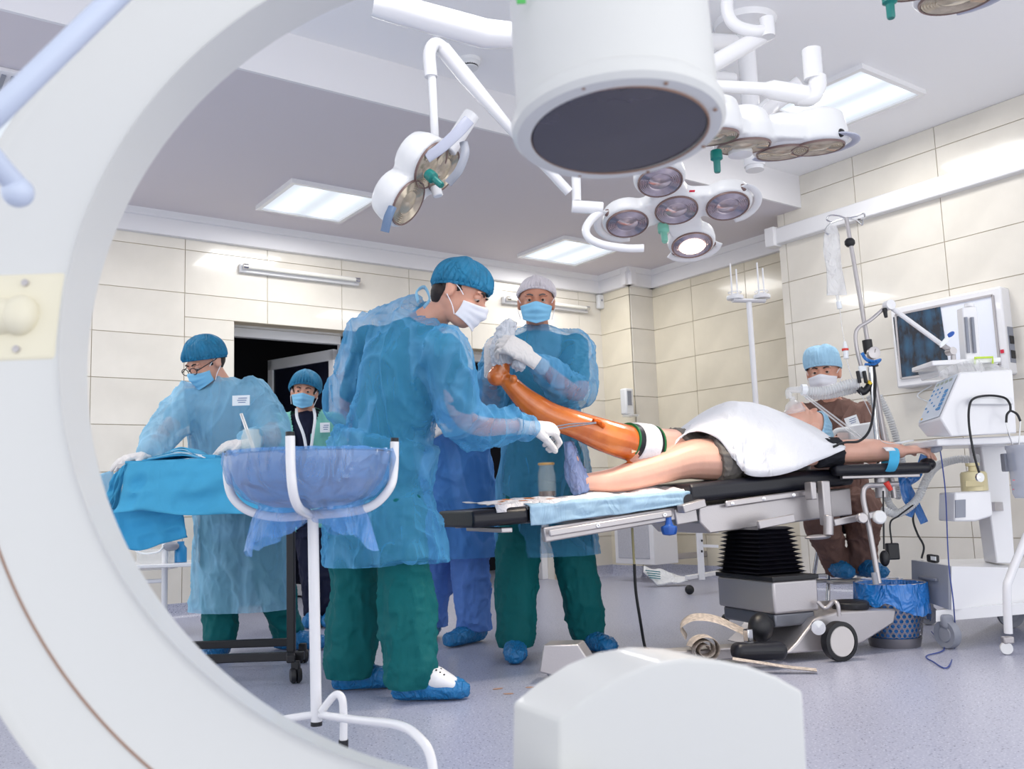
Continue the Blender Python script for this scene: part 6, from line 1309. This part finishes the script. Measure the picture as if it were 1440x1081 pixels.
mk('foot_plate', MB().box(drop(cs, fz_) - NV * .2 - UP * .004, (.34, .24, .012), X=RG, Y=NV), M_steel, t, bevel=.003)
# cable under the leg pads, plastic bag, small table beyond
o = mk('hanging_cable', MB().tube(curve([hp(889, 742, 4.5), hp(891, 780, 4.5), hp(892, 795, 4.5)]), .006, n=8), mat('amber_tube', (190, 180, 130), rough=.3)); tag(o, 'yellowish tube with a black cable hanging from the table to the floor', 'cable')
mk('black_cable', MB().tube(curve([hp(892, 793, 4.5), hp(894, 830, 4.5), hp(900, 870, 4.5), drop(hp(906, 895, 4.5), .01), drop(hp(912, 910, 4.4), .008)]), .007, n=8), M_black, o)
def bagfl(a, b):
    u_ = 905 + 62 * a; v_ = np.interp(a, [0, .3, 1], [798, 800, 812]) * (1 - b) + np.interp(a, [0, .3, .6, 1], [802, 822, 820, 816]) * b
    n1 = noise(np.array([[a * 5, b * 4, 4.]]))[0]; return hp(u_, v_ + 2 * n1, 7.62 - .12 * b)
o = mk('paper_bag', MB().grid(bagfl, 24, 12), mat('white_bag', (228, 230, 234), rough=.5, wr=(1, 14)), solid=.01, ang=80); tag(o, 'crumpled white printed bag on the floor below the radiator cabinet', 'bag')
pr_ = MB()
for k in range(4): p0 = hp(918 + k, 803 + 3.2 * k, 7.5); pr_.box(p0, (.12 - .01 * k, .004, .008), X=dirv(1, .1, -.15), Y=NV)
mk('bag_print', pr_, mat('teal_print', (50, 130, 140)), o)['kind'] = 'stuff'
t = thing('wheeled_frame', 'white slotted upright on a caster base behind the operating table', 'frame', oz(975, 822))
mk('upright', MB().box((hp(984, 748, 6.9) + hp(986, 812, 6.9)) / 2, (.045, .03, .36), X=RG, Y=NV), M_enam, t, bevel=.004)
mk('rail', bar(MB(), hp(966, 747, 6.9), hp(1010, 747, 6.9), .03, .02), M_enam, t); mk('rail', bar(MB(), hp(984, 767, 6.9), hp(1010, 768, 6.9), .02, .02), M_enam, t)
mk('foot_bar', bar(MB(), hp(966, 812, 6.85), hp(1010, 805, 7.1), .04, .03), M_enam, t, bevel=.004)
mk('caster_wheel', MB().ell(drop(hp(969, 818, 6.85), .035), (.034, .034, .034)), M_black, t)
for v_ in (760, 775): mk('slot', MB().box(hp(987, v_, 6.87), (.012, .006, .016), X=RG, Y=NV), M_black, t)
# stains on the floor near the front surgeon's clog
st = MB()
for k, (u_, v_) in enumerate(((645, 962), (632, 972), (700, 968), (715, 975), (745, 966), (752, 972))): p0 = oz(u_, v_, .0015); st.ell(p0, (.03 - .003 * k, .012, .001), X=dirv(1, .3 * (k % 3), 0), Y=dirv(-.3 * (k % 3), 1, 0), n=10)
o = mk('floor_stain', st, mat('iodine_floor', (176, 140, 120), rough=.5)); tag(o, 'light brown splashes on the floor near the clog', 'stain'); o['kind'] = 'stuff'

# ---------------------------------------------------------------- groups of look-alikes
for o in S.objects:
    if o.parent or o.type not in ('EMPTY', 'MESH') or 'category' not in o: continue
    n_ = o.name.split('.')[0]
    g = {'surgical_lamp': 'surgical lamps on ceiling arms', 'blue_ribbon': 'blue ribbons under the arm board'}.get(n_)
    if g: o['group'] = g
